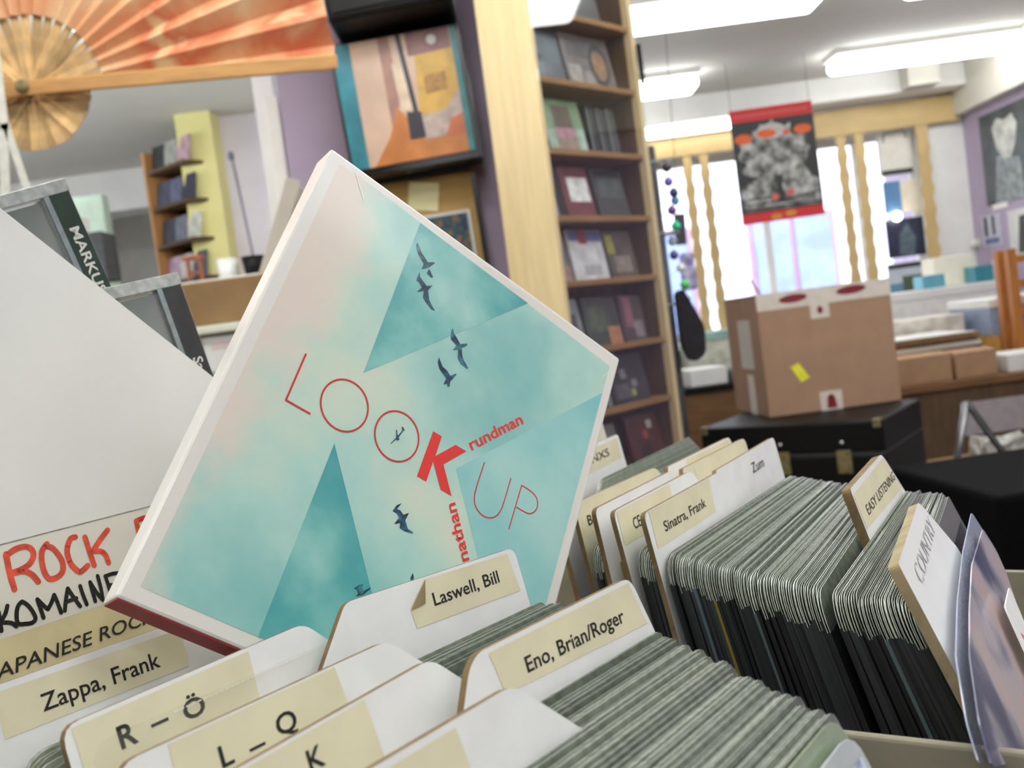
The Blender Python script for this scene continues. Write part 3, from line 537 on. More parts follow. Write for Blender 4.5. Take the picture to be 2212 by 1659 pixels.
for k, (c, z) in enumerate(TR):
    a = -0.9 + (k % 5) * 0.42
    lathe('trinket', [(0.001, -0.014), (0.012, -0.008), (0.014, 0.004), (0.006, 0.014), (0.001, 0.016)], mat('trinket_%d' % k, c, 0.25, 0.1, 60), sp, 10, Matrix.Translation((0.052 * math.cos(a), 0.052 * math.sin(a), z)))
t = thing('black_card', 'small black card hanging beside the bookcase before the window', 'card', Matrix.Translation((0.545, 2.86, 0.235)) @ Matrix.Rotation(0.05, 4, 'Y')); box('sheet', t, DGREY, -0.014, 0.018, -0.002, 0.002, -0.045, 0.045); tube('string', [(0.0, 0, 0.045), (-0.0, 0, 0.97)], 0.001, DGREY, t, 5)
t = thing('purple_pouch', 'purple patterned pouch hanging under the black card', 'pouch', Matrix.Translation((0.555, 2.86, 0.115)))
link('pouch_body', prism('pouch_body', roundpoly([(-0.022, -0.06), (0.022, -0.06), (0.018, 0.05), (-0.018, 0.05)], 0.012), -0.012, 0.012, mat('pouch_purple', (126, 112, 168), 0.7, 0.4, 50, c2=(216, 214, 230))), t, ex)
t = thing('black_bag', 'black cloth bag hanging at the bookcase side', 'bag', Matrix.Translation((0.515, 2.72, -0.05)))
link('bag_cloth', prism('bag_cloth', roundpoly([(-0.03, 0.10), (-0.012, 0.11), (0.035, -0.0), (0.03, -0.08), (-0.01, -0.10), (-0.03, -0.05)], 0.02), -0.03, 0.03, mat('cloth_black', (34, 30, 40), 0.9, 0.3, 60, bump=0.3)), t, ex)

# ------------------------------------------------------------------ pillar decoration
sk = thing('speaker', 'black loudspeaker mounted high on the purple pillar', 'speaker', yaw_frame(-0.17, 2.45, 0.79, 0) @ Matrix.Rotation(math.radians(-4), 4, 'Y'))
box('cabinet', sk, BLACK, -0.155, 0.155, -0.08, 0.13, 0.012, 0.36, 0.012); box('grille', sk, mat('grille', (28, 28, 30), 0.8, 0.3, 200), -0.14, 0.14, -0.087, -0.0805, 0.03, 0.34); box('wall_bracket', sk, BLACKG, -0.05, 0.05, 0.130, 0.168, 0.1, 0.2)
lp = thing('framed_record', 'teal and orange record sleeve in a black frame on the purple pillar', 'picture', Matrix.Translation((-0.178, 2.50, 0.622)) @ Matrix.Rotation(math.radians(-2.6), 4, 'Y'))
box('frame', lp, BLACKG, -0.165, 0.172, 0.0, 0.10, -0.178, 0.165, 0.003)
box('sleeve', lp, mat('lp_peach', (214, 184, 160), 0.4, 0.15, 9), -0.157, 0.157, -0.006, -0.0005, -0.157, 0.157)
def pr(p, nm, po_, c, z, sc=25, var=.2):
    mn = 'lp_' + nm
    link(nm, flat(nm, [po_], 0.006 + z, MATS.get(mn) or mat(mn, c, 0.4, var, sc)), p, ex)
pr(lp, 'teal_strip', [(-.157, -.157), (-.115, -.157), (-.112, .157), (-.157, .157)], (52, 142, 160), .0004, 12, .35)
pr(lp, 'teal_edge', [(.142, -.157), (.157, -.157), (.157, .157), (.144, .157)], (56, 136, 140), .0004)
pr(lp, 'orange_floor', [(-.115, -.157), (.142, -.157), (.142, -.10), (.03, -.085), (-.02, -.02), (-.05, -.09), (-.10, -.157)], (206, 128, 62), .0006, 14)
pr(lp, 'brown_wall', [(.03, .10), (.142, .10), (.142, .157), (.03, .157)], (140, 96, 92), .0006)
pr(lp, 'mauve_shade', [(-.04, -.08), (-.005, .0), (-.012, .157), (-.04, .157)], (176, 132, 116), .0005, 16, .3)
pr(lp, 'pale_door', [(-.01, -.03), (.025, -.03), (.012, .09), (-.015, .09)], (226, 204, 176), .0008)
pr(lp, 'yellow_panel', [(.035, -.05), (.142, -.04), (.142, .105), (.045, .10)], (214, 170, 74), .0010, 20)
pr(lp, 'yellow_script', [(.06, .0), (.115, .005), (.115, .05), (.06, .045)], (176, 128, 52), .0012, 90, .4)
pr(lp, 'white_drape', [(.035, -.11), (.10, -.11), (.142, -.05), (.142, -.0), (.10, -.045), (.04, -.05)], (196, 176, 164), .0014, 40, .3)
pr(lp, 'dark_post', [(.024, -.10), (.036, -.10), (.018, .157), (.006, .157)], (38, 34, 48), .0016)
pr(lp, 'dark_post', [(.0, -.105), (.04, -.105), (.038, -.04), (.002, -.035)], (38, 34, 48), .0017)
pr(lp, 'rust_corner', [(.09, -.11), (.142, -.115), (.142, -.06), (.11, -.07)], (198, 112, 66), .0016)
lathe('lamp_spot', [(0.0, 0), (0.013, 0), (0.012, 0.001), (0.0, 0.001)], WHITE, lp, 14, Matrix.Translation((0.095, -0.008, 0.132)) @ Matrix.Rotation(PI / 2, 4, 'X'))
cb = thing('plywood_board', 'yellow brown board under the framed record on the pillar', 'board', Matrix.Translation((-0.150, 2.596, 0.25)) @ Matrix.Rotation(math.radians(-1.5), 4, 'Y'))
box('panel', cb, mat('plywood', (196, 160, 96), 0.7, 0.15, 8), -0.14, 0.13, 0, 0.022, -0.32, 0.185, 0.002); box('shadow_rail', cb, BLACKG, 0.118, 0.13, -0.012, -0.0005, -0.32, 0.175)
lathe('screw_head', [(0.0, 0), (0.006, 0), (0.005, 0.003), (0.0, 0.004)], mat('steel', (214, 216, 220), 0.25), cb, 10, Matrix.Translation((0.122, -0.0125, 0.165)) @ Matrix.Rotation(PI / 2, 4, 'X'))
t = thing('sticky_note', 'pale yellow note stuck on the yellow brown board', 'note', Matrix.Translation((-0.167, 2.594, 0.388)) @ Matrix.Rotation(math.radians(10), 4, 'Y')); box('sheet', t, mat('note_yellow', (250, 244, 190), 0.7, 0.03, 20), -0.040, 0.040, -0.0012, 0.0, -0.038, 0.036)
t = thing('small_picture', 'small dark blue painting with white border on the board', 'picture', Matrix.Translation((-0.115, 2.593, 0.265)) @ Matrix.Rotation(math.radians(-1.5), 4, 'Y'))
box('border', t, WHITE, -0.066, 0.066, -0.005, 0.001, -0.068, 0.072); link('painting', flat('painting', [[(-.058, -.06), (.058, -.06), (.058, .064), (-.058, .064)]], 0.0056, ramp_mat('painting', [(0.35, (30, 44, 66)), (0.5, (52, 84, 104)), (0.58, (62, 96, 74)), (0.68, (170, 100, 60))], 60, 0.5, 3)), t, ex)
box('bottom_card', cb, BLACKG, -0.135, 0.115, -0.02, -0.0005, 0.186, 0.2)

# ------------------------------------------------------------------ giant folding fan, upper left
fn = thing('folding_fan', 'giant orange painted folding fan hanging at the upper left', 'fan', Matrix.Translation((-0.80, 1.80, 0.551)))
A0, A1, NR = math.radians(-3.0), math.radians(183), 21
R_IN, R_OUT = 0.135, 0.558
vs = []; fs = []; NS = NR * 2
for i in range(NS + 1):
    a = A0 + (A1 - A0) * i / NS; dpt = 0.016 * (1 if i % 2 else -1)
    for j in range(7):
        r = R_IN + (R_OUT - R_IN) * j / 6; vs.append((r * math.cos(a), dpt * (0.3 + 0.7 * j / 6), r * math.sin(a)))
for i in range(NS):
    for j in range(6): fs.append((i * 7 + j, (i + 1) * 7 + j, (i + 1) * 7 + j + 1, i * 7 + j + 1))
LEAF = ramp_mat('fan_leaf', [(0.30, (200, 172, 112)), (0.40, (226, 200, 156)), (0.48, (220, 166, 122)), (0.58, (212, 144, 100)), (0.64, (204, 114, 78)), (0.74, (228, 206, 156))], 6.5, 0.7, 5, dist=0.6)
lf = link('painted_leaf', mesh('painted_leaf', vs, fs, LEAF), fn); md = lf.modifiers.new('thickness', 'SOLIDIFY'); md.thickness = 0.0012
rib = mesh('rib', *[x for x in (lambda: (boxv(-0.108, 0.15, -0.0015, 0.0015, -0.0075, 0.0075)))()], TAN)
# taper the rib: butt end wider
for v in rib.vertices:
    v.co.z *= 1.05 if abs(v.co.x) > 0.12 else 1.0
for i in range(NR + 1):
    a = A0 + (A1 - A0) * i / NR
    link('rib', rib, fn, Matrix.Translation((0, 0.004 + 0.0009 * (i % 5), 0)) @ Matrix.Rotation(-a, 4, 'Y') @ Matrix.Rotation(0.25 if i % 2 else -0.25, 4, 'X'))
gd = box('guard_stick', fn, mat('guard_wood', (200, 148, 84), 0.55, 0.2, 14, stretch=(0.7, 5, 5)), -0.11, 0.565, -0.026, -0.019, -0.016, 0.012, 0.003, Matrix.Rotation(math.radians(2.6), 4, 'Y'))
lathe('pivot_pin', [(0.0, -0.03), (0.012, -0.03), (0.012, 0.012), (0.0, 0.012)], BRASS, fn, 12, Matrix.Rotation(-PI / 2, 4, 'X'))
for x in (-0.3, 0.3): tube('hanging_cord', [(x, 0.0, 0.47), (x, 0, ZC - 0.551)], 0.0015, DGREY, fn, 5)
st = thing('white_strap', 'white woven strap knotted at the left picture edge', 'strap', Matrix.Translation((-0.80, 1.70, 0)))
WEB = mat('webbing', (224, 222, 208), 0.8, 0.1, 60)
def band(nm, p0, p1, w, par): 
    d = Vector((p1[0] - p0[0], p1[1] - p0[1])); n = Vector((-d.y, d.x)).normalized() * w / 2
    link(nm, prism(nm, [(p0[0] - n.x, p0[1] - n.y), (p1[0] - n.x, p1[1] - n.y), (p1[0] + n.x, p1[1] + n.y), (p0[0] + n.x, p0[1] + n.y)], -0.0012, 0.0012, WEB), par, ex)
band('strap_drop', (0.012, ZC), (-0.008, 0.46), 0.014, st); band('strap_leg', (-0.006, 0.47), (0.016, 0.34), 0.012, st); band('strap_leg', (-0.010, 0.47), (-0.026, 0.34), 0.016, st)

# ------------------------------------------------------------------ back room on the left
bs = thing('back_shelf', 'orange brown shelf of discs at the back beside the yellow wall', 'bookcase', Matrix.Translation((-1.62, 4.72, 0)) @ Matrix.Rotation(math.radians(-38), 4, 'Z'))
SHW = mat('wood_tan', (190, 138, 84), 0.55, 0.2, 10, stretch=(5, 5, 0.8))
box('side_panel', bs, SHW, 0, 0.02, 0.0, 0.16, ZF + 0.0005, 1.08); box('back_panel', bs, PINED, 0.02, 0.33, 0.15, 0.16, ZF + 0.0005, 1.08)
BZ = [0.26, 0.45, 0.63, 0.81, 0.985]
for z in BZ: box('shelf', bs, PINED, 0.0205, 0.3295, 0.0, 0.1495, z - 0.015, z)
BMS = bs.matrix_world.copy() if False else Matrix.Translation((-1.62, 4.72, 0)) @ Matrix.Rotation(math.radians(-38), 4, 'Z')
CC = [[(236, 232, 236), (176, 160, 188), (120, 130, 150)], [(210, 180, 206), (230, 226, 226), (90, 96, 110)], [(70, 74, 92), (130, 134, 150), (220, 220, 210)], [(84, 92, 116), (110, 112, 140), (60, 64, 84)], [(60, 62, 66), (170, 172, 162), (196, 164, 170)]]
WORD = ['lowest', 'second lowest', 'middle', 'second highest', 'highest']; PLC = ['left', 'centre', 'right']
for i, z in enumerate(BZ):
    for k in range(3):
        x = 0.024 + k * 0.103
        t = thing('shelved_disc', 'disc at the %s of the %s shelf in the back room' % (PLC[k], WORD[i]), 'disc', BMS @ Matrix.Translation((x, 0.03, z + 0.0008)) @ Matrix.Rotation(math.radians(80), 4, 'X'), 'discs on the back room shelf')
        box('case', t, mat('back_cover_%d_%d' % (i, k), CC[i][k], 0.35, 0.3, 20), 0, 0.097, 0, 0.122, -0.01, 0)
t = thing('floor_lamp', 'thin dark floor lamp in the bright back room corner', 'lamp', Matrix.Translation((-1.10, 4.45, 0)))
tube('pole', [(0.03, 0, ZF + 0.02), (0.01, 0, 0.5), (-0.022, 0, 0.96)], 0.006, mat('lamp_grey', (132, 126, 150), 0.4, 0.1, 20), t); lathe('base', [(0.0, 0), (0.11, 0), (0.1, 0.02), (0.0, 0.022)], DGREY, t, 16, Matrix.Translation((0.03, 0, ZF + 0.0005))); lathe('lamp_head', [(0.002, -0.02), (0.014, -0.014), (0.014, 0.01), (0.004, 0.022)], mat('lamp_grey2', (110, 106, 126), 0.4), t, 12, Matrix.Translation((-0.024, 0, 0.955)))
def stand_for(name, label, x0, x1, y0, y1, zt, m):
    t = thing(name, label, 'cabinet', Matrix()); box('body', t, m, x0, x1, y0, y1, ZF + 0.0005, zt, 0.004); box('cabinet_top', t, WHITE, x0 - 0.01, x1 + 0.01, y0 - 0.01, y1, zt + 0.0003, zt + 0.015); return t
stand_for('tall_cabinet', 'tall pale cabinet in the back room under the black bin', -1.36, -0.80, 4.10, 4.38, 0.37, mat('paint_peach', (238, 206, 150), 0.7, 0.06, 8))
t = thing('black_bin', 'black bin on the pale cabinet in the back room', 'bin', Matrix.Translation((-1.035, 4.22, 0.386))); lathe('bin_body', [(0.0, 0), (0.04, 0), (0.052, 0.085), (0.046, 0.085), (0.036, 0.01), (0, 0.01)], BLACK, t, 18)
t = thing('white_pot', 'white pot next to the black bin in the back room', 'pot', Matrix.Translation((-1.155, 4.24, 0.386))); lathe('pot_body', [(0.0, 0), (0.04, 0), (0.046, 0.09), (0.04, 0.09), (0.034, 0.01), (0, 0.01)], WHITE, t, 18)
t = thing('wooden_figure', 'small red brown wooden stool shaped figure in the back room', 'figurine', Matrix.Translation((-1.285, 4.20, 0.386)))
WR = mat('wood_red', (150, 80, 44), 0.5, 0.25, 30); box('seat', t, WR, -0.045, 0.045, -0.02, 0.02, 0.10, 0.118, 0.003)
for x in (-0.03, 0.024): box('leg', t, WR, x, x + 0.009, -0.015, 0.015, 0.0, 0.0995)
box('stretcher', t, WR, -0.0205, 0.0235, -0.005, 0.005, 0.04, 0.052)
stand_for('filing_cabinet', 'beige filing cabinet at the far left of the back room', -2.05, -1.68, 4.0, 4.4, 0.42, OFFW)
t = carton('grey_carton', 'beige carton with red dot on the filing cabinet', -1.92, -1.70, 4.02, 4.3, 0.436, 0.19, mat('carton_beige', (206, 200, 178), 0.8, 0.08, 14)); lathe('red_dot', [(0, 0), (0.016, 0), (0.016, 0.0015), (0, 0.0015)], mat('dot_red', (176, 70, 80), 0.6), t, 12, Matrix.Translation((0.06, -0.1405, 0.15)) @ Matrix.Rotation(PI / 2, 4, 'X'))
carton('white_machine', 'white machine with dark slot on top of the beige carton', -1.93, -1.72, 4.03, 4.25, 0.628, 0.10, WHITE)
t = thing('dark_ball', 'dark round object on the white machine in the back room', 'ball', Matrix.Translation((-1.83, 4.12, 0.7825))); lathe('round_body', [(0.002, -0.05), (0.03, -0.042), (0.05, -0.0), (0.035, 0.036), (0.002, 0.05)], mat('ball_dark', (44, 46, 40), 0.8, 0.3, 30), t, 16)
carton('green_file', 'green and white file box right of the dark round object', -1.98, -1.72, 4.42, 4.50, 0.44, 0.42, mat('file_green', (196, 216, 198), 0.6, 0.15, 12)); stand_for('low_cabinet', 'narrow cabinet beneath the green file box', -2.0, -1.70, 4.415, 4.6, 0.425, OFFW)
carton('dark_crate', 'dark crate behind the beige carton near the shelf', -1.665, -1.60, 4.05, 4.2, 0.436, 0.20, DGREY)
# nearer counter with a brown carton and papers seen behind the jewel cases
ct = thing('white_counter', 'white counter behind the jewel cases holding the brown carton', 'counter', Matrix())
box('body', ct, OFFW, -1.0, -0.36, 1.95, 2.3, ZF + 0.0005, 0.075, 0.004); box('counter_top', ct, mat('counter_cream', (226, 226, 206), 0.6, 0.05, 10), -1.02, -0.34, 1.93, 2.32, 0.0755, 0.092, 0.003)
for k in range(2): box('dark_rail', ct, DGREY, -1.0, -0.36, 1.938, 1.949, -0.02 - k * 0.03, -0.012 - k * 0.03)
t = thing('white_notice', 'white notice with faint red words on the counter front', 'notice', Matrix.Translation((0, 1.948, 0))); box('sheet', t, WHITE, -0.60, -0.46, -0.002, -0.0002, 0.0, 0.068); link('red_words', strokes('red_words', [[(-0.585, 0.052), (-0.50, 0.056)], [(-0.585, 0.045), (-0.49, 0.049)]], 0.0025, 0.0025, mat('words_red', (226, 176, 160), 0.7, 0.1, 50)), t, ex)
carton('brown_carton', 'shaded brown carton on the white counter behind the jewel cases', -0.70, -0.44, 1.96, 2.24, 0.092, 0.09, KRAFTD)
t = thing('leaning_frame', 'tall white picture frame leaning against the pillar edge', 'frame', Matrix.Translation((-0.585, 2.30, 0.10)) @ Matrix.Rotation(math.radians(24), 4, 'Y')); box('panel_board', t, WHITE, -0.012, 0.012, 0, 0.30, -0.005, 0.34, 0.002); box('panel_edge', t, OFFW, -0.018, 0.018, -0.012, -0.0003, -0.005, 0.35, 0.002)

# ------------------------------------------------------------------ the disc browser (bins under the rows)
TRAY_V = Vector((0.839, -0.545, 0)); TRAY_U = Vector((0.545, 0.839, 0))
def tray_frame(u, v):                      # x along rows' width (u), y to the front (v)
    M_ = Matrix((TRAY_U, TRAY_V, Vector((0, 0, -1)))).transposed().to_4x4(); o = TRAY_U * u + TRAY_V * v; M_.translation = o; return M_
br = thing('disc_browser', 'grey cardboard browser bin holding both rows of discs', 'browser bin', tray_frame(0, 0))
MID_U = 0.0667 * 0.545 + 0.1935 * 0.839; ZB = 0.214
box('bin_wall', br, GREYB, MID_U - 0.001, MID_U + 0.0015, -0.36, 0.12, 0.0915, ZB, 0.0008)
box('bin_wall', br, GREYB, -0.012, -0.009, -0.36, 0.05, 0.12, ZB); box('bin_wall', br, GREYB, MID_U + 0.25, MID_U + 0.253, -0.36, 0.12, 0.128, ZB)
box('bin_floor', br, GREYB, -0.012, MID_U + 0.253, -0.36, 0.12, ZB, ZB + 0.006); box('bin_end', br, GREYB, -0.012, MID_U + 0.253, -0.364, -0.361, 0.12, ZB)
box('pedestal', br, BLACK, 0.0, MID_U + 0.24, -0.35, 0.11, ZB + 0.0065, -ZF - 0.001)

# clear sleeves: one mesh pair shared by every copy
SW, SH = 0.1375, 0.121
def sleeve_mesh():
    st = [(0.0, 0.0075), (0.0006, 0.0050), (0.0016, 0.0031), (0.0032, 0.0014), (0.0052, 0.0004), (0.0078, 0.0), (SW - 0.0016, 0.0), (SW - 0.0004, 0.0006), (SW, 0.0020)]
    T, w = 0.00044, 0.00020; vs = []; fs = []
    for x, d in st:
        vs += [(x, -SH, -T), (x, -SH, T), (x, -d, T), (x, -d, T - w), (x, -SH + 0.0006, T - w), (x, -SH + 0.0006, -T + w), (x, -d, -T + w), (x, -d, -T)]
    for i in range(len(st) - 1):
        for k in range(8): a, b = i * 8 + k, i * 8 + (k + 1) % 8; fs.append((a, b, b + 8, a + 8))
    for o, rev in ((0, False), ((len(st) - 1) * 8, True)):
        for q in ((0, 1, 4, 5), (1, 2, 3, 4), (0, 5, 6, 7)): fs.append(tuple(o + k for k in (q if not rev else q[::-1])))
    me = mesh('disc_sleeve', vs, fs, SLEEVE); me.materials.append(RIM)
    for p in me.polygons: p.material_index = 0 if abs(p.normal.z) > 0.9 else 1      # light piped to cut film edges is painted as a bright rim
    return me
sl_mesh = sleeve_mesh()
in_mesh = prism('insert', [(-0.0004, -SH + 0.002), (SW - 0.004, -SH + 0.002), (SW - 0.004, -0.0085), (-0.0004, -0.0085)], -0.00052, 0.00052, INSERT)
in_mesh2 = in_mesh.copy(); in_mesh2.materials.clear(); in_mesh2.materials.append(INSOL)
in_mesh3 = in_mesh.copy(); in_mesh3.materials.clear(); in_mesh3.materials.append(INSBL)
rs = random.Random(11)
def row(p0, p1, az0, az1, l0, l1, n, label, group, special=None, right=False, jit=0.0014):
    """n sleeves fanned between two poses; p is the top corner (left, or right when right=True)"""
    for i in range(n):
        t = (i + 0.5) / n; P = Vector(p0).lerp(Vector(p1), t); az = az0 + (az1 - az0) * t + rs.uniform(-0.25, 0.25); le = l0 + (l1 - l0) * t + rs.uniform(-0.2, 0.2)
        M_ = frame_of(P, az, le)
        M_ = M_ @ Matrix.Translation(((-SW if right else 0) + rs.uniform(-jit, jit) * 0.8, rs.uniform(-0.0006, 0.0005), 0))
        k = special.get(i) if special else None
        o = link('disc_sleeve', sl_mesh, None, M_); tag(o, label if k is None else k[1], 'sleeve', group)
        link('insert', {None: in_mesh, 'o': in_mesh2, 'b': in_mesh3}[k and k[0]], o, Matrix.Translation((0, rs.uniform(-0.0022, 0.0008), 0)))
# ---- right column
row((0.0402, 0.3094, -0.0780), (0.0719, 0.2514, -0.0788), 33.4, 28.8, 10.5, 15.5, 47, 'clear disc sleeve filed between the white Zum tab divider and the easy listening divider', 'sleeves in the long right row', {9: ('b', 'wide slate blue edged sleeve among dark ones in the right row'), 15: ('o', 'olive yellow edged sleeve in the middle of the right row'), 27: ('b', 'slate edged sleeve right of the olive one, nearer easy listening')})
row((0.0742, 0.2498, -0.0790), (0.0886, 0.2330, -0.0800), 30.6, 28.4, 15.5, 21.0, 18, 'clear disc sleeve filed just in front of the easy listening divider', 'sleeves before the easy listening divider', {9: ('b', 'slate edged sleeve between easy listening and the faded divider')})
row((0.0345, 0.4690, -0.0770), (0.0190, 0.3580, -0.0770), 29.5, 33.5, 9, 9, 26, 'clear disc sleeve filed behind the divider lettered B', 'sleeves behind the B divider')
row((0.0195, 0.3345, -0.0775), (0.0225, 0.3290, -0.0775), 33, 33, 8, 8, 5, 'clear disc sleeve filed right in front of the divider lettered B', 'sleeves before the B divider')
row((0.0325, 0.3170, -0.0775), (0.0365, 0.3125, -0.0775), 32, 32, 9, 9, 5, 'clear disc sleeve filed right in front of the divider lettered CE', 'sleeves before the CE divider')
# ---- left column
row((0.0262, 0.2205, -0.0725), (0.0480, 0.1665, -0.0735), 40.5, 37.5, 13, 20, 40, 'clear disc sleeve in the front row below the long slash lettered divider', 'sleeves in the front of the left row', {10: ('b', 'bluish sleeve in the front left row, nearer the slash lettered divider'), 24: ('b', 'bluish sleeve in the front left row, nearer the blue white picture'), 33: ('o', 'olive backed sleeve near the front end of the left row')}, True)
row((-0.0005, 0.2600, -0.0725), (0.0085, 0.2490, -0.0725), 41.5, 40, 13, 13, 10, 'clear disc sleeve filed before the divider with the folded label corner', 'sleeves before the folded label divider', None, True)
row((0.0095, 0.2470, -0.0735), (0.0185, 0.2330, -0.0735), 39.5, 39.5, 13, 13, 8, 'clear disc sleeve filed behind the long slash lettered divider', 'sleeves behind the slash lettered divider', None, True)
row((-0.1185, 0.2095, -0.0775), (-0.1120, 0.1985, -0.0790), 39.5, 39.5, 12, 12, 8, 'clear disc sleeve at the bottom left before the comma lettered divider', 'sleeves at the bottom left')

# ------------------------------------------------------------------ divider cards
def divider(O, az, lean, k, outline, label, cat='divider', m=CARD, th=0.0018, radii=None, edge=EDGE):
    """card in its own plane; outline in millimetres (s along, t down), k scales the millimetres"""
    t = thing('divider_card', label, cat, frame_of(Vector(O) * k, az, lean), 'tabbed divider cards in the disc rows')
    q = k * 0.001; poly = [(s * q, -d * q) for s, d in outline]
    if radii: poly = roundpoly(poly, [r * 0.001 for r in radii], 4)
    link('card', prism('card', poly, -th, 0.0, m, edge), t); t['k'] = q
    return t, q
def tape(t, q, poly, m=LABEL, name='label', z=0.00012): return link(name, flat(name, [[(s * q, -d * q) for s, d in poly]], z, m), t)
def words(t, q, s, s0, base, s1, cap, m=INK, shear=0.0, bold=0.010, ang=0.0, name='lettering'):
    return text(name, s, t, m, s0 * q, -base * q, s1 * q if s1 is not None else None, cap * q, ang, 0.00022, shear, bold)
def left_tab(W, tab, sh, body, H, x0=0.0): return [(x0, 0), (tab, 0), (tab + sh, body), (W, body), (W, H), (x0, H)]
def right_tab(x0, W, sh, body, H): return [(0, 0), (W, 0), (W, H), (x0, H), (x0, body), (-sh, body)]
k1 = 0.90
# left column, back to front
t, q = divider((-0.1592, 0.2829, -0.07), 33.8, 12, k1, left_tab(140, 70, 18, 18, 145, -14), 'shade darkened beige divider lettered Japanese rock under the handwritten board', m=LABEL2, radii=[3, 3, 3, 0, 0, 0])
words(t, q, 'JAPANESE ROCK', -6.5, 10.6, 50.5, 4.3, shear=0.25, bold=0.006)
t, q = divider((-0.1360, 0.2385, -0.07), 39.0, 12, k1, left_tab(140, 66, 14, 17, 145, -8), 'divider at left with a comma in its label, under the beige one', radii=[3, 3, 3, 0, 0, 0])
tape(t, q, [(-2.2, 1.6), (50.2, 2.2), (49.4, 13.0), (-2.0, 13.2)]); words(t, q, 'Zappa, Frank', 8.2, 10.2, 41.5, 4.5)
t, q = divider((-0.1039, 0.2014, -0.07), 35.5, 13.9, 0.0612 / 0.07, left_tab(140, 69, 14, 15, 145), 'divider lettered R to Ö at the lower left', radii=[4, 3, 3, 0, 0, 0])
tape(t, q, [(2.2, 1.0), (49.8, 0.9), (48.9, 14.5), (2.6, 14.5)]); words(t, q, 'R', 11.4, 9.6, 15.7, 5.0, bold=0.022); words(t, q, '–', 19.4, 9.4, 23.9, 4.6, bold=0.022); words(t, q, 'Ö', 27.9, 10.1, 33.9, 4.4, bold=0.022)
CLEAR = clear_mat('clear_plastic', (222, 220, 196), 0.04)
t2 = tag(link('clear_sleeve', prism('clear_sleeve', roundpoly([(4.0 * q, -0.10), (132 * q, -0.10), (132 * q, -8.0 * q), (4.0 * q, -5.6 * q)], [0.001, 0.001, 0.004, 0.006], 5), 0.0008, 0.0011, CLEAR), None, frame_of(Vector((-0.1039, 0.2014, -0.07)) * (0.0612 / 0.07), 35.5, 13.9)), 'clear plastic sleeve covering the lower half of the R to Ö lettering', 'sleeve')
link('weld_seam', strokes('weld_seam', [[((6 + k * 1.6) * q, (-6.6 - 0.02 * k) * q), ((6.9 + k * 1.6) * q, (-6.6 - 0.02 * k) * q)] for k in range(12, 76)], 0.0003, 0.00115, mat('seam_white', (226, 226, 216), 0.4, 0.1, 60), 4), t2)
t, q = divider((-0.0553, 0.2737, -0.07), 43.5, 12, 0.058 / 0.07, [(0, 0), (70.3, 1.8), (70.5, 140), (-60, 140), (-60, 17), (-14.5, 17)], 'white divider with a folded corner label, right in front of the blue sleeve', radii=[2, 3, 0, 0, 2, 2])
tape(t, q, [(21.6, 8.6), (29.6, 1.6), (66.4, 3.0), (67.8, 15.9), (22.2, 14.6)]); words(t, q, 'Laswell, Bill', 30.9, 10.2, 59.7, 4.1, ang=math.radians(-1.2))
link('folded_corner', prism('folded_corner', [(21.7 * q, -8.6 * q), (29.6 * q, -1.7 * q), (27.3 * q, -8.4 * q)], 0.0004, 0.0006, mat('label_back', (150, 136, 96), 0.7, 0.3, 80)), t)
t, q = divider((-0.0785, 0.1815, -0.07), 38.4, 12, 0.86, left_tab(123, 65, 21, 20, 145, -6), 'divider lettered L to Q at the bottom left', radii=[4, 3, 3, 0, 0, 0])
tape(t, q, [(4.8, 0.4), (47.8, 0.4), (49.2, 14.5), (5.0, 14.5)]); words(t, q, 'L', 14.6, 9.4, 17.6, 4.4, bold=0.016); words(t, q, '–', 21.4, 10.3, 25.4, 4.5, bold=0.016); words(t, q, 'Q', 28.9, 8.9, 34.3, 4.4, bold=0.016)
t, q = divider((-0.0566, 0.1691, -0.07), 33.9, 12, 0.86, left_tab(117, 54.7, 23, 22, 145, -14), 'divider lettered K at the bottom, in front of the L to Q one', radii=[4, 3, 3, 0, 0, 0])
tape(t, q, [(-8, 0.6), (32.3, 0.5), (33.2, 15), (-8, 15)]); words(t, q, 'K', 14.2, 7.6, 18.2, 4.2, bold=0.016)
t, q = divider((-0.0167, 0.2087, -0.07), 40.8, 12, 0.86, [(2.5, -1.2), (63.2, -1.2), (67.2, 15.5), (67.4, 140), (-66, 140), (-66, 16), (-11, 16), (-1.2, 1.2)], 'white divider with the longest slash lettered label in the left row', radii=[2, 3, 2, 0, 0, 2, 2, 2])
tape(t, q, [(5.6, -0.1), (61.8, 0.0), (64.6, 11.9), (7.3, 9.9)]); words(t, q, 'Eno, Brian/Roger', 15.8, 8.0, 55.6, 3.7, ang=math.radians(-0.8))
t, q = divider((-0.0317, 0.1618, -0.07), 38.8, 12, 0.86, left_tab(106, 38.4, 22, 21, 145, -30), 'blank front divider with cream tape at the bottom centre', radii=[4, 3, 3, 0, 0, 0])
tape(t, q, [(-28, 1.4), (20.2, 1.4), (21.6, 15), (-28, 15)])
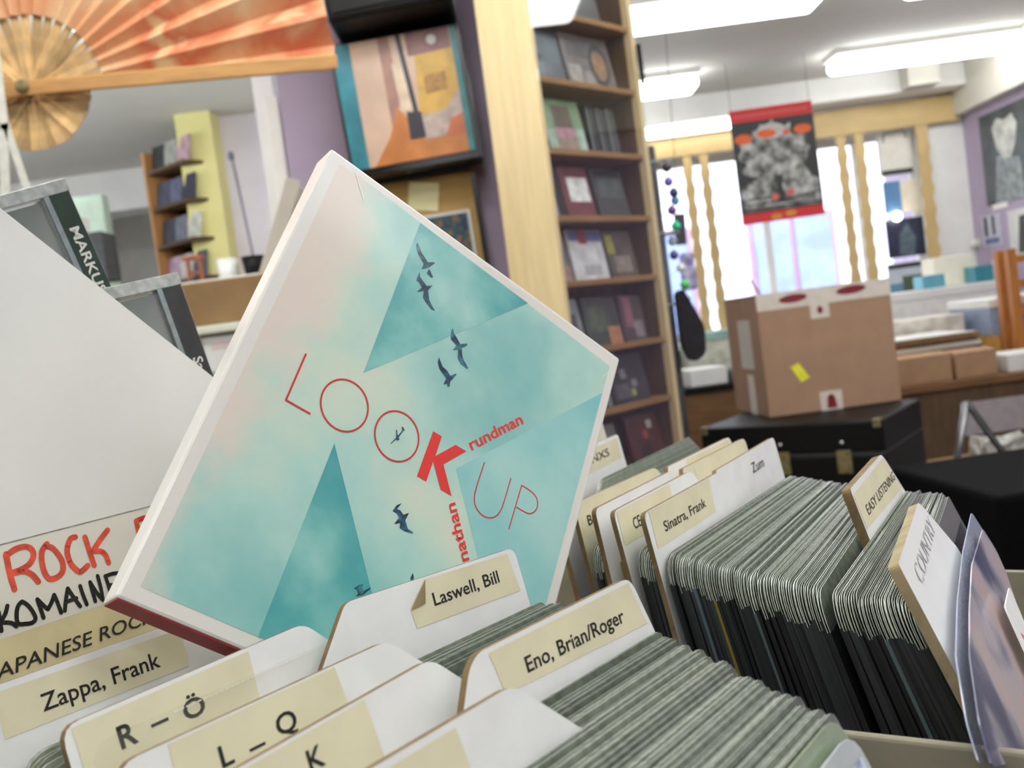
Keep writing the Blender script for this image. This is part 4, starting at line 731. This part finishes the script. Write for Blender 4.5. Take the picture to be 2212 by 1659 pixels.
# right column, back to front
k2 = 0.90
t, q = divider((0.0382, 0.5509, -0.07), 27.3, 9, k2, [(-60, 0), (48.5, 0), (49.0, 140), (-60, 140)], 'cream labelled divider ending in XS, right behind the blue sleeve', radii=[2, 3, 0, 0])
tape(t, q, [(-50, 2), (45, 2), (44.5, 14.5), (-50, 14.5)]); words(t, q, 'INXS', -4, 9.8, 26.9, 4.6)
t, q = divider((0.0345, 0.585, -0.045), 28, 9, k2, [(-60, -6), (34, -6), (40, 140), (-60, 140)], 'pale blank card standing behind the XS divider', m=CARDCREAM, radii=[2, 3, 0, 0])
t, q = divider((0.0181, 0.3804, -0.07), 33.2, 7.7, k2, left_tab(160, 78, 18, 23, 140), 'cream divider lettered B in the right row', m=CARDCREAM, radii=[3, 4, 3, 0, 0, 0])
tape(t, q, [(2.6, 0.8), (74, 0.8), (74, 14), (2.2, 14)]); words(t, q, 'B', 6.6, 10.6, 10.4, 4.2)
t, q = divider((0.0658, 0.4416, -0.07), 31.7, 9, k2, right_tab(-75, 87, 12, 22, 140), 'cream right tab divider, rearmost of the three behind Zum', radii=[1, 4, 0, 0, 1, 1])
tape(t, q, [(22, 1), (83, 1), (84, 14), (22, 14)])
t, q = divider((0.0248, 0.3634, -0.07), 31.6, 6.8, k2, left_tab(162, 80, 20, 24, 140), 'white left tab divider between the B and CE cards', radii=[3, 4, 3, 0, 0, 0])
t, q = divider((0.0707, 0.4309, -0.07), 32.2, 9, k2, right_tab(-75, 86, 12, 22, 140), 'cream right tab divider, middle of the three behind Zum', m=CARDCREAM, radii=[1, 4, 0, 0, 1, 1])
tape(t, q, [(12, 1), (82, 1), (83, 14), (12, 14)])
t, q = divider((0.0308, 0.3543, -0.07), 31.7, 8.8, k2, left_tab(162, 80, 20, 24, 140), 'cream divider lettered CE, half hidden by the next card', radii=[3, 4, 3, 0, 0, 0])
tape(t, q, [(2, 0.6), (53.7, 0.6), (53.9, 13.5), (1.6, 13.5)]); words(t, q, 'CE', 12.6, 9.9, 19.4, 4.4)
t, q = divider((0.0821, 0.4145, -0.07), 30.8, 9, k2, right_tab(-75, 91, 14, 24, 140), 'bright white divider with right tab lettered Zum', radii=[1, 3, 0, 0, 1, 1])
words(t, q, 'Zum', 44.8, 10.2, 64.0, 4.9, bold=0.0)
t, q = divider((0.0415, 0.3449, -0.07), 32.1, 9.2, k2, left_tab(164, 79, 24, 24, 140, -2.0), 'white divider with a comma lettered label before the Zum tab', radii=[3, 4, 2, 0, 0, 0])
tape(t, q, [(2.2, 0.2), (63.9, 0.2), (61.6, 13.9), (1.4, 13.9)]); words(t, q, 'Sinatra, Frank', 10.9, 9.9, 53.6, 3.9)
t, q = divider((0.1132, 0.3392, -0.07), 29.6, 14.5, k2, [(0, 0), (70, 0), (74, 2), (90, 21), (100, 140), (-2, 140), (0, 14)], 'thick cream divider lettered easy listening', m=CARD, th=0.0030, radii=[2, 6, 6, 2, 0, 0, 2])
tape(t, q, [(1.6, 2.4), (72, 1.8), (86, 18), (1.6, 15.4)]); words(t, q, 'EASY LISTENING', 11.2, 12.6, 78.6, 3.8, bold=0.002)
t, q = divider((0.0901, 0.2403, -0.07), 26.8, 20.8, k2, [(0, 0), (72, 0), (76, 2), (101, 24), (101, 130), (0, 130)], 'thick white divider with faded lettering at the right front', th=0.0026, radii=[1.5, 3, 3, 2, 0, 0], m=mat('card_bright', (242, 242, 240), 0.5, 0.02, 60), edge=mat('card_edge_cream', (168, 150, 116), 0.85, 0.2, 120))
words(t, q, 'COUNTRY', 14, 10.5, 76, 5.2, m=INKFAINT, bold=0.004)
# sleeves and papers in front of the faded divider
CF = frame_of(Vector((0.0901, 0.2403, -0.07)) * 0.9, 26.8, 20.8)
PINK = ramp_mat('insert_pink', [(0.30, (60, 64, 100)), (0.42, (96, 98, 124)), (0.52, (186, 178, 186)), (0.60, (206, 180, 178)), (0.75, (170, 168, 168))], 26, 0.35, 3, coat=0.3, grad=(0.0, -6.0, -0.24))
def loose_sheet(poly, z, m, label, name, cat='sleeve'):
    t = thing(name, label, cat, CF); link('sheet', prism('sheet', roundpoly([(a * 0.001, b * 0.001) for a, b in poly], 0.002, 3), z, z + 0.0004, m), t); return t
loose_sheet([(73.4, -19.1), (25.9, -19.0), (-8.5, -20.6), (-29.1, -26.3), (-36.6, -31.5), (53.8, -68.5), (84.6, -60.9), (118.2, -48.1), (140.3, -32.4), (134.6, -21.7)], 0.003, clear_mat('film_lilac', (204, 210, 230), 0.6, 0.12), 'lilac white sleeve sheet right in front of the faded divider', 'loose_sleeve')
loose_sheet([(54.4, -19.0), (16.6, -19.4), (-10.9, -20.7), (-33.4, -25.3), (-42.1, -30.3), (46.9, -68.8), (80.8, -53.1), (113.1, -39.4), (118.5, -32.8), (114.6, -23.9)], 0.006, PINK, 'navy and pink picture sleeve at the right row end', 'loose_sleeve')
t = loose_sheet([(78.5, -34.1), (69.3, -42.8), (61.0, -49.4), (40.6, -45.4), (49.8, -30.8)], 0.009, CARD, 'white slip with red line at the right picture edge', 'paper_slip', 'paper')
link('red_line', strokes('red_line', [[(0.052, -0.040), (0.060, -0.046)]], 0.002, 0.00945, mat('line_red', (206, 120, 110), 0.6, 0.1, 50)), t)
# last sleeve of the left row with blue and white picture
t = thing('picture_sleeve', 'blue and white picture sleeve closing the left row', 'sleeve', frame_of((0.0500, 0.1622, -0.0745), 37, 20) @ Matrix.Translation((-SW, 0, 0)))
link('film', prism('film', roundpoly([(0, -SH), (SW, -SH), (SW, 0), (0, 0)], [0.002, 0.002, 0.006, 0.008], 4), -0.0005, 0.0, mat('film_pale', (190, 196, 196), 0.25, 0.15, 60)), t)
link('picture', flat('picture', [[(0.004, -SH + 0.004), (SW - 0.002, -SH + 0.004), (SW - 0.002, -0.004), (0.004, -0.004)]], 0.0003, ramp_mat('blue_white', [(0.38, (66, 70, 120)), (0.47, (120, 126, 170)), (0.52, (214, 218, 236)), (0.65, (190, 206, 226))], 70, 0.4, 3, dist=1.2)), t)
t = thing('green_sleeve', 'greenish glossy sleeve beside the blue and white one', 'sleeve', frame_of((0.0485, 0.1650, -0.0725), 37, 19) @ Matrix.Translation((-SW, 0, 0)))
link('film', prism('film', roundpoly([(0, -SH), (SW, -SH), (SW, 0), (0, 0)], [0.002, 0.002, 0.006, 0.008], 4), -0.0005, 0.0, mat('film_green', (150, 164, 136), 0.2, 0.2, 60, coat=0.4)), t)

# ------------------------------------------------------------------ handwritten board and the jewel cases behind it
bo = thing('category_board', 'large white corner cut board with red and black handwriting', 'sign', frame_of((-0.14995654, 0.25904147, -0.063), 34, 10))
mm = lambda L_: [(a * 0.001, -b * 0.001) for a, b in L_]
link('board', prism('board', mm([(-50, 75), (104, 75), (104, -55), (13, -145), (-50, -145)]), -0.0016, 0, mat('board_white', (226, 225, 220), 0.6, 0.03, 30), EDGE), bo)
link('paper_strip', flat('paper_strip', [mm([(-50, -23.3), (62, -23.3), (62, 40), (-50, 40)])], 0.00012, mat('strip_paper', (224, 220, 208), 0.7, 0.03, 40)), bo)
link('strip_edge', strokes('strip_edge', [mm([(-50, -23.3), (62, -23.3)])], 0.00035, 0.0002, mat('strip_line', (150, 146, 132), 0.7, 0.3, 300)), bo)
RM = mat('marker_red', (226, 84, 58), 0.6, 0.25, 300); BK = mat('marker_black', (24, 24, 22), 0.5, 0.2, 200)
H = {'R': [(11.1, -20.4), (10.8, -16.3), (10.8, -12.8), (10.9, -10.3)], 'R2': [(10.9, -19.9), (13.7, -21.0), (16.5, -21.1), (18.2, -20.1), (18.5, -18.1), (16.8, -16.0), (14.1, -15.1), (11.5, -14.8), (14.7, -14.4), (16.8, -12.7), (17.9, -10.4)],
 'O': [(23.1, -20.2), (21.2, -18.5), (20.4, -15.9), (20.3, -12.8), (20.9, -10.7), (22.1, -10.0), (24.3, -10.3), (25.9, -11.8), (26.2, -14.3), (25.4, -16.8), (24.2, -18.8), (22.6, -19.6)],
 'C': [(32.0, -20.0), (30.4, -19.8), (28.8, -17.6), (28.3, -15.2), (28.7, -12.4), (30.2, -10.0), (31.3, -9.7), (33.5, -10.8)], 'K': [(34.9, -19.2), (35.2, -14.7), (35.5, -10.3)], 'K2': [(42.6, -19.5), (39.7, -17.4), (36.2, -14.5)], 'K3': [(36.2, -14.5), (38.7, -13.8), (39.9, -12.3), (40.2, -9.8)],
 'P': [(52.8, -19.9), (52.7, -17.5), (52.5, -14.3), (52.4, -10.5)], 'P2': [(52.8, -19.9), (55.6, -20.2), (57.8, -19.7), (59.0, -18.0), (57.5, -15.6), (53, -15)]}
link('red_handwriting', strokes('red_handwriting', [mm(smoothline(v, 4)) for v in H.values()], 0.0017, 0.00025, RM), bo)
HB = {'k0': [(5.2, -5.6), (4.7, -0.4)], 'k1': [(7.9, -6.5), (6.8, -4.5), (4.9, -2.7)], 'k2': [(4.9, -2.7), (7.7, -1.7), (8.9, -0.3)], 'o': [(12.1, -6.4), (10.7, -5.5), (9.8, -3.6), (9.5, -1.0), (11.4, -0.2), (13.5, 0.1), (14.6, -0.9), (14.1, -3.3), (13.2, -5.2), (12.1, -6.4)],
 'm': [(16.8, -0.2), (16.6, -3.1), (16.4, -5.7)], 'm1': [(16.4, -5.7), (17.6, -3.6), (18.6, -2.1)], 'm2': [(18.6, -2.1), (20.1, -3.6), (21.4, -5.5)], 'm3': [(21.4, -5.5), (21.8, -3.1), (22.1, 0)], 'a': [(23.3, -0.2), (24.4, -3.1), (25.8, -6.1)], 'a1': [(25.8, -6.1), (26.8, -3.2), (28.1, 0)], 'a2': [(24.5, -2.5), (27.6, -2.6)],
 'i': [(29.6, -5.7), (29.8, -2.9), (30.2, 0.1)], 'n': [(33.0, 0), (32.9, -3.1), (32.9, -5.9)], 'n1': [(32.9, -5.9), (34.0, -2.5), (35.4, 0.3)], 'n2': [(35.4, 0.3), (35.7, -3.1), (35.7, -7.0)], 'e1': [(38.1, -6.3), (38.3, -3.0), (38.4, 0)], 'e2': [(38.0, -6.2), (40.5, -6.3), (42.6, -5.9)], 'e3': [(38.3, -3.3), (41.4, -2.8)], 'e4': [(38.3, -0.2), (39.4, -0.3), (41.4, -0.3)],
 'q1': [(43.6, -6.2), (43.8, -0.4)], 'q2': [(43.6, -6.2), (46.8, -0.2)], 'q3': [(46.8, -0.2), (47.0, -6.4)]}
link('black_handwriting', strokes('black_handwriting', [mm(smoothline(v, 3)) for v in HB.values()], 0.0012, 0.00025, BK), bo)
def jewel_case(P, az, lean, roll, label, strip, word, wx, wy, we, cap):
    """top right corner at P"""
    t = thing('jewel_case', label, 'disc case', frame_of(P, az, lean, roll)); w, h = 0.142, 0.125
    CL = MATS.get('jewel_clear') or clear_mat('jewel_clear', (206, 214, 210), 0.10, 0.12)
    box('shell', t, CL, -w, 0, -h, 0, -0.0085, 0.0, 0.0006)
    box('booklet', t, MATS.get('booklet_grey') or ramp_mat('booklet_grey', [(0.3, (74, 80, 80)), (0.5, (112, 118, 116)), (0.7, (150, 152, 146))], 22, 0.5, 3), -w + 0.003, -0.0108, -h + 0.002, -0.0055, -0.006, -0.0012)
    box('hinge_strip', t, strip, -0.0082, -0.0008, -h + 0.001, -0.003, -0.0075, 0.0001)
    box('top_rim', t, MATS.get('rim_clear') or mat('rim_clear', (186, 190, 186), 0.2, 0.25, 300), -w, -0.0002, -0.0042, 0.0004, -0.0084, 0.0004, 0.0003)
    box('hinge_ridge', t, MATS.get('ridge_clear') or mat('ridge_clear', (150, 160, 162), 0.2, 0.2, 200), -0.0104, -0.0086, -h, -0.0042, -0.0002, 0.0007)
    text('spine_words', word, t, MATS['seam_white'], wx, wy, we, cap, -PI / 2, 0.0002, 0, 0.02)
    for a, b in (((-0.028, -0.012), (-0.024, -0.03)), ((-0.035, -0.008), (-0.034, -0.014)), ((-0.019, -0.022), (-0.017, -0.031))): link('scratch', strokes('scratch', [[a, b]], 0.0003, 0.00015, MATS['seam_white'], 5), t)
    return t
jewel_case((-0.1465, 0.3468, 0.0742), 44, 0, 16, 'clear disc case with dark green spine, left one behind the board', mat('spine_green', (40, 62, 50), 0.4, 0.3, 120), 'MARKUS A', -0.0062, -0.0165, -0.0062 + 0.031, 0.0036)
jewel_case((-0.1152, 0.3565, 0.0373), 45, 7, 8.6, 'clear disc case with black spine, right one behind the board', mat('spine_black', (46, 46, 48), 0.4, 0.3, 120), 'Sanna', -0.0062, -0.031, -0.0062 + 0.013, 0.0038)

# ------------------------------------------------------------------ the blue sleeve in front
cdM = Matrix(((0.6665, 0.3746, 0.6446, -0.0966), (0.4364, 0.5050, -0.7447, 0.2210), (-0.6045, 0.7776, 0.1731, -0.0482), (0, 0, 0, 1)))
dc = thing('album', 'pale blue album with birds and red title, tilted between the dividers', 'album', cdM)
AW, AH, AT = 0.125, 0.1408, 0.0085
BORD = mat('album_border', (240, 236, 228), 0.35, 0.02, 30, coat=0.35)
bme = boxm(0, AW, 0, AH, -AT, 0, BORD, 0.0008)
SKEW = Matrix(((1, 0, 0, 0), (0, 1, 0.17, 0), (0, 0, 1, 0), (0, 0, 0, 1)))        # back board sits a little lower than the front
bme.transform(SKEW); link('sleeve_body', bme, dc)
ART = ramp_mat('album_sky', [(0.30, (122, 194, 192)), (0.42, (156, 210, 202)), (0.51, (186, 226, 214)), (0.59, (214, 232, 212)), (0.66, (230, 230, 212)), (0.80, (238, 224, 210))], 14, 0.4, 5, coat=0.35, grad=(-0.5, 0.5, 0.015))
ART = MATS['album_sky']; N_ = ART.node_tree.nodes; L2 = ART.node_tree.links            # peach cloud printed along the left margin
b_ = N_['Principled BSDF']; src_ = b_.inputs['Base Color'].links[0].from_socket
tc_ = N_.new('ShaderNodeTexCoord'); sx_ = N_.new('ShaderNodeSeparateXYZ'); L2.new(tc_.outputs['Object'], sx_.inputs[0]); nz_ = N_.new('ShaderNodeTexNoise'); nz_.inputs['Scale'].default_value = 42; nz_.inputs['Detail'].default_value = 5; L2.new(tc_.outputs['Object'], nz_.inputs['Vector'])
a1_ = N_.new('ShaderNodeMath'); a1_.operation = 'MULTIPLY_ADD'; L2.new(sx_.outputs['Y'], a1_.inputs[0]); a1_.inputs[1].default_value = -0.15; L2.new(sx_.outputs['X'], a1_.inputs[2])
a2_ = N_.new('ShaderNodeMath'); a2_.operation = 'MULTIPLY_ADD'; L2.new(nz_.outputs['Fac'], a2_.inputs[0]); a2_.inputs[1].default_value = 0.045; L2.new(a1_.outputs[0], a2_.inputs[2])
mr_ = N_.new('ShaderNodeMapRange'); mr_.inputs['From Min'].default_value = 0.030; mr_.inputs['From Max'].default_value = 0.018; L2.new(a2_.outputs[0], mr_.inputs['Value'])
mx_ = N_.new('ShaderNodeMixRGB'); mx_.inputs[2].default_value = (*lin((236, 222, 208)), 1); L2.new(mr_.outputs[0], mx_.inputs[0]); L2.new(src_, mx_.inputs[1]); L2.new(mx_.outputs[0], b_.inputs['Base Color'])
link('sky_print', flat('sky_print', [mmp for mmp in [[(0.0042, 0.0042), (0.1205, 0.0042), (0.1212, 0.1355), (0.012, 0.1382), (0.0042, 0.1375)]]], 0.00008, ART), dc)
ARTD = ramp_mat('album_triangle', [(0.34, (66, 162, 170)), (0.46, (98, 182, 180)), (0.56, (136, 204, 196)), (0.68, (172, 220, 212))], 26, 0.4, 5, coat=0.35)
ARTM = ramp_mat('album_triangle_pale', [(0.32, (132, 202, 204)), (0.5, (158, 216, 212)), (0.65, (180, 226, 218))], 20, 0.4, 5, coat=0.35)
link('blue_triangle', flat('blue_triangle', [mm([(35.9, -82.3), (34.9, -137.4), (81.2, -136.7)])], 0.00014, ARTD), dc)
link('blue_triangle', flat('blue_triangle', [mm([(35.7, -59.2), (36.1, -4.3), (80, -4.3)])], 0.00014, ARTD), dc)
link('pale_triangle', flat('pale_triangle', [mm([(74.9, -71.1), (121.1, -124.3), (120.6, -13.5)])], 0.00014, ARTM), dc)
RT = mat('title_red', (214, 52, 44), 0.4, 0.06, 60, coat=0.3); RK = mat('title_red_bold', (240, 62, 52), 0.4, 0.04, 60, coat=0.3)
P2 = lambda L_: [(a * 0.001, b * 0.001) for a, b in L_]
link('title_letter', strokes('title_letter', [P2([(18.1, 77.9), (18.15, 63.2), (25.8, 63.2)])], 0.00058, 0.0002, RT), dc)
for cx, cy, r in ((34.35, 70.6, 7.45), (52.85, 70.55, 7.4)):
    link('title_letter', strokes('title_letter', [P2([(cx + r * math.cos(k * PI / 36), cy + r * math.sin(k * PI / 36)) for k in range(73)])], 0.00052, 0.0002, RT), dc)
link('title_letter', flat('title_letter', [P2([(63.4, 77.9), (66.75, 77.9), (66.85, 71.26), (66.75, 69.4), (66.7, 62.77), (63.26, 62.77)]), P2([(66.85, 71.26), (72.16, 77.85), (76.4, 77.85), (70.33, 70.28), (76.38, 62.75), (72.2, 62.75), (66.75, 69.4)])], 0.0002, RK), dc)
link('title_letter', strokes('title_letter', [P2(smoothline([(83.77, 77.76), (83.72, 74.6), (83.7, 69.78), (84.05, 66.2), (85.17, 63.94), (87.2, 62.6), (89.4, 62.2), (91.6, 62.7), (93.6, 64.3), (94.6, 66.87), (94.8, 70.39), (94.75, 77.71)]))], 0.0004, 0.0002, RT), dc)
link('title_letter', strokes('title_letter', [P2([(99.41, 62.66), (99.42, 77.6)]), P2(smoothline([(99.42, 77.6), (103.0, 77.55), (106.0, 76.7), (107.4, 74.6), (107.2, 72.6), (105.9, 70.9), (103.9, 70.26), (99.92, 70.25)]))], 0.0004, 0.0002, RT), dc)
def art_text(s, x0, y0, ln, ang, cap): 
    o = text('artist_name', s, dc, RK, 0, 0, ln * 0.001, cap * 0.001, 0, 0.0, 0, 0.02, True); o.matrix_local = Matrix.Translation((x0 * 0.001, y0 * 0.001, 0.0002)) @ Matrix.Rotation(math.radians(ang), 4, 'Z')
art_text('rundman', 78.1, 79.0, 23.6, 49.6, 2.75)
art_text('jonathan', 78.1 + 23.2 * math.cos(math.radians(51.5)), 61.5 - 23.2 * math.sin(math.radians(51.5)), 23.2, 128.5, 2.75)
BI = ramp_mat('bird_ink', [(0.35, (18, 40, 62)), (0.5, (34, 74, 100)), (0.65, (64, 132, 146))], 300, 0.45, 2, coat=0.3)
BIRDS = [[(36.34, 130.63), (36.44, 129.19), (38.05, 127.15), (40.92, 125.41), (40.97, 123.28), (42.98, 125.26), (44.46, 128.15), (43.71, 128.02), (42.15, 126.86), (38.95, 128.38), (37.65, 129.65)], [(43.26, 125.06), (43.02, 123.13), (44.99, 122.7), (45.63, 123.33)],
 [(40.66, 122.09), (40.62, 120.7), (40.7, 118.82), (41.78, 118.78), (43.16, 117.78), (42.21, 115.42), (44.21, 117.13), (44.83, 115.06), (45.72, 114.3), (48.94, 113.16), (50.24, 113.43), (48.41, 114.53), (46.96, 115.69), (45.56, 118.23), (46.38, 120.71), (44.54, 119.29), (42.62, 120.13), (41.42, 120.67)],
 [(57.78, 111.88), (57.86, 110.1), (58.62, 108.12), (60.34, 107.67), (61.13, 107.21), (60.5, 105.14), (62.26, 106.4), (63.02, 103.87), (64.71, 102.64), (67.47, 102.42), (67.62, 102.88), (65.31, 104.3), (64.28, 105.37), (63.24, 107.56), (64.73, 109.61), (64.36, 110.03), (62.28, 108.48), (60.35, 109.76), (59.06, 110.47)],
 [(56.84, 100.32), (57.19, 98.52), (58.49, 96.92), (59.91, 96.3), (61.62, 95.49), (61.47, 93.12), (62.52, 94.2), (63.08, 93.26), (63.68, 93.78), (63.33, 95.21), (64.6, 98.69), (64.05, 98.55), (62.64, 96.99), (61.08, 97.91), (59.16, 98.23), (57.94, 99.33)],
 [(61.53, 53.26), (60.17, 51.94), (59.65, 49.93), (61.23, 49.89), (62.26, 49.01), (61.42, 46.67), (63.17, 47.87), (63.52, 46.47), (65.37, 46.34), (68.12, 46.82), (68.18, 47.24), (66.06, 47.44), (64.43, 49.23), (64.78, 51.76), (63.26, 50.45), (61.84, 51.16), (60.76, 51.04)],
 [(58.68, 27.6), (57.35, 26.75), (56.46, 25.41), (57.51, 25.38), (58.25, 24.61), (57.8, 23.71), (59.81, 24.89), (61.15, 27.25), (61.16, 27.72), (59.54, 26.04), (58.68, 26.58)], [(72.2, 36.6), (72.0, 35.0), (72.9, 33.8), (73.1, 35.5)]]
for b_ in BIRDS: link('bird', flat('bird', [P2(b_)], 0.0002, BI), dc)
link('aeroplane', flat('aeroplane', [P2([(51.56, 67.25), (52.72, 70.1), (51.77, 72.1), (52.15, 72.18), (53.0, 70.75), (53.71, 72.76), (53.2, 74.0), (53.78, 73.94), (54.53, 73.46), (54.09, 72.84), (53.44, 70.36), (53.94, 70.13), (53.36, 69.19), (53.04, 69.65), (51.85, 67.53)])], 0.0002, BI), dc)
tag(box('red_edge', dc, mat('album_red', (160, 30, 48), 0.5, 0.12, 60), 0.0006, AW - 0.001, -0.0003, 0.0004, -AT + 0.0004, -0.0005), 'dark red bottom edge').data.transform(SKEW)
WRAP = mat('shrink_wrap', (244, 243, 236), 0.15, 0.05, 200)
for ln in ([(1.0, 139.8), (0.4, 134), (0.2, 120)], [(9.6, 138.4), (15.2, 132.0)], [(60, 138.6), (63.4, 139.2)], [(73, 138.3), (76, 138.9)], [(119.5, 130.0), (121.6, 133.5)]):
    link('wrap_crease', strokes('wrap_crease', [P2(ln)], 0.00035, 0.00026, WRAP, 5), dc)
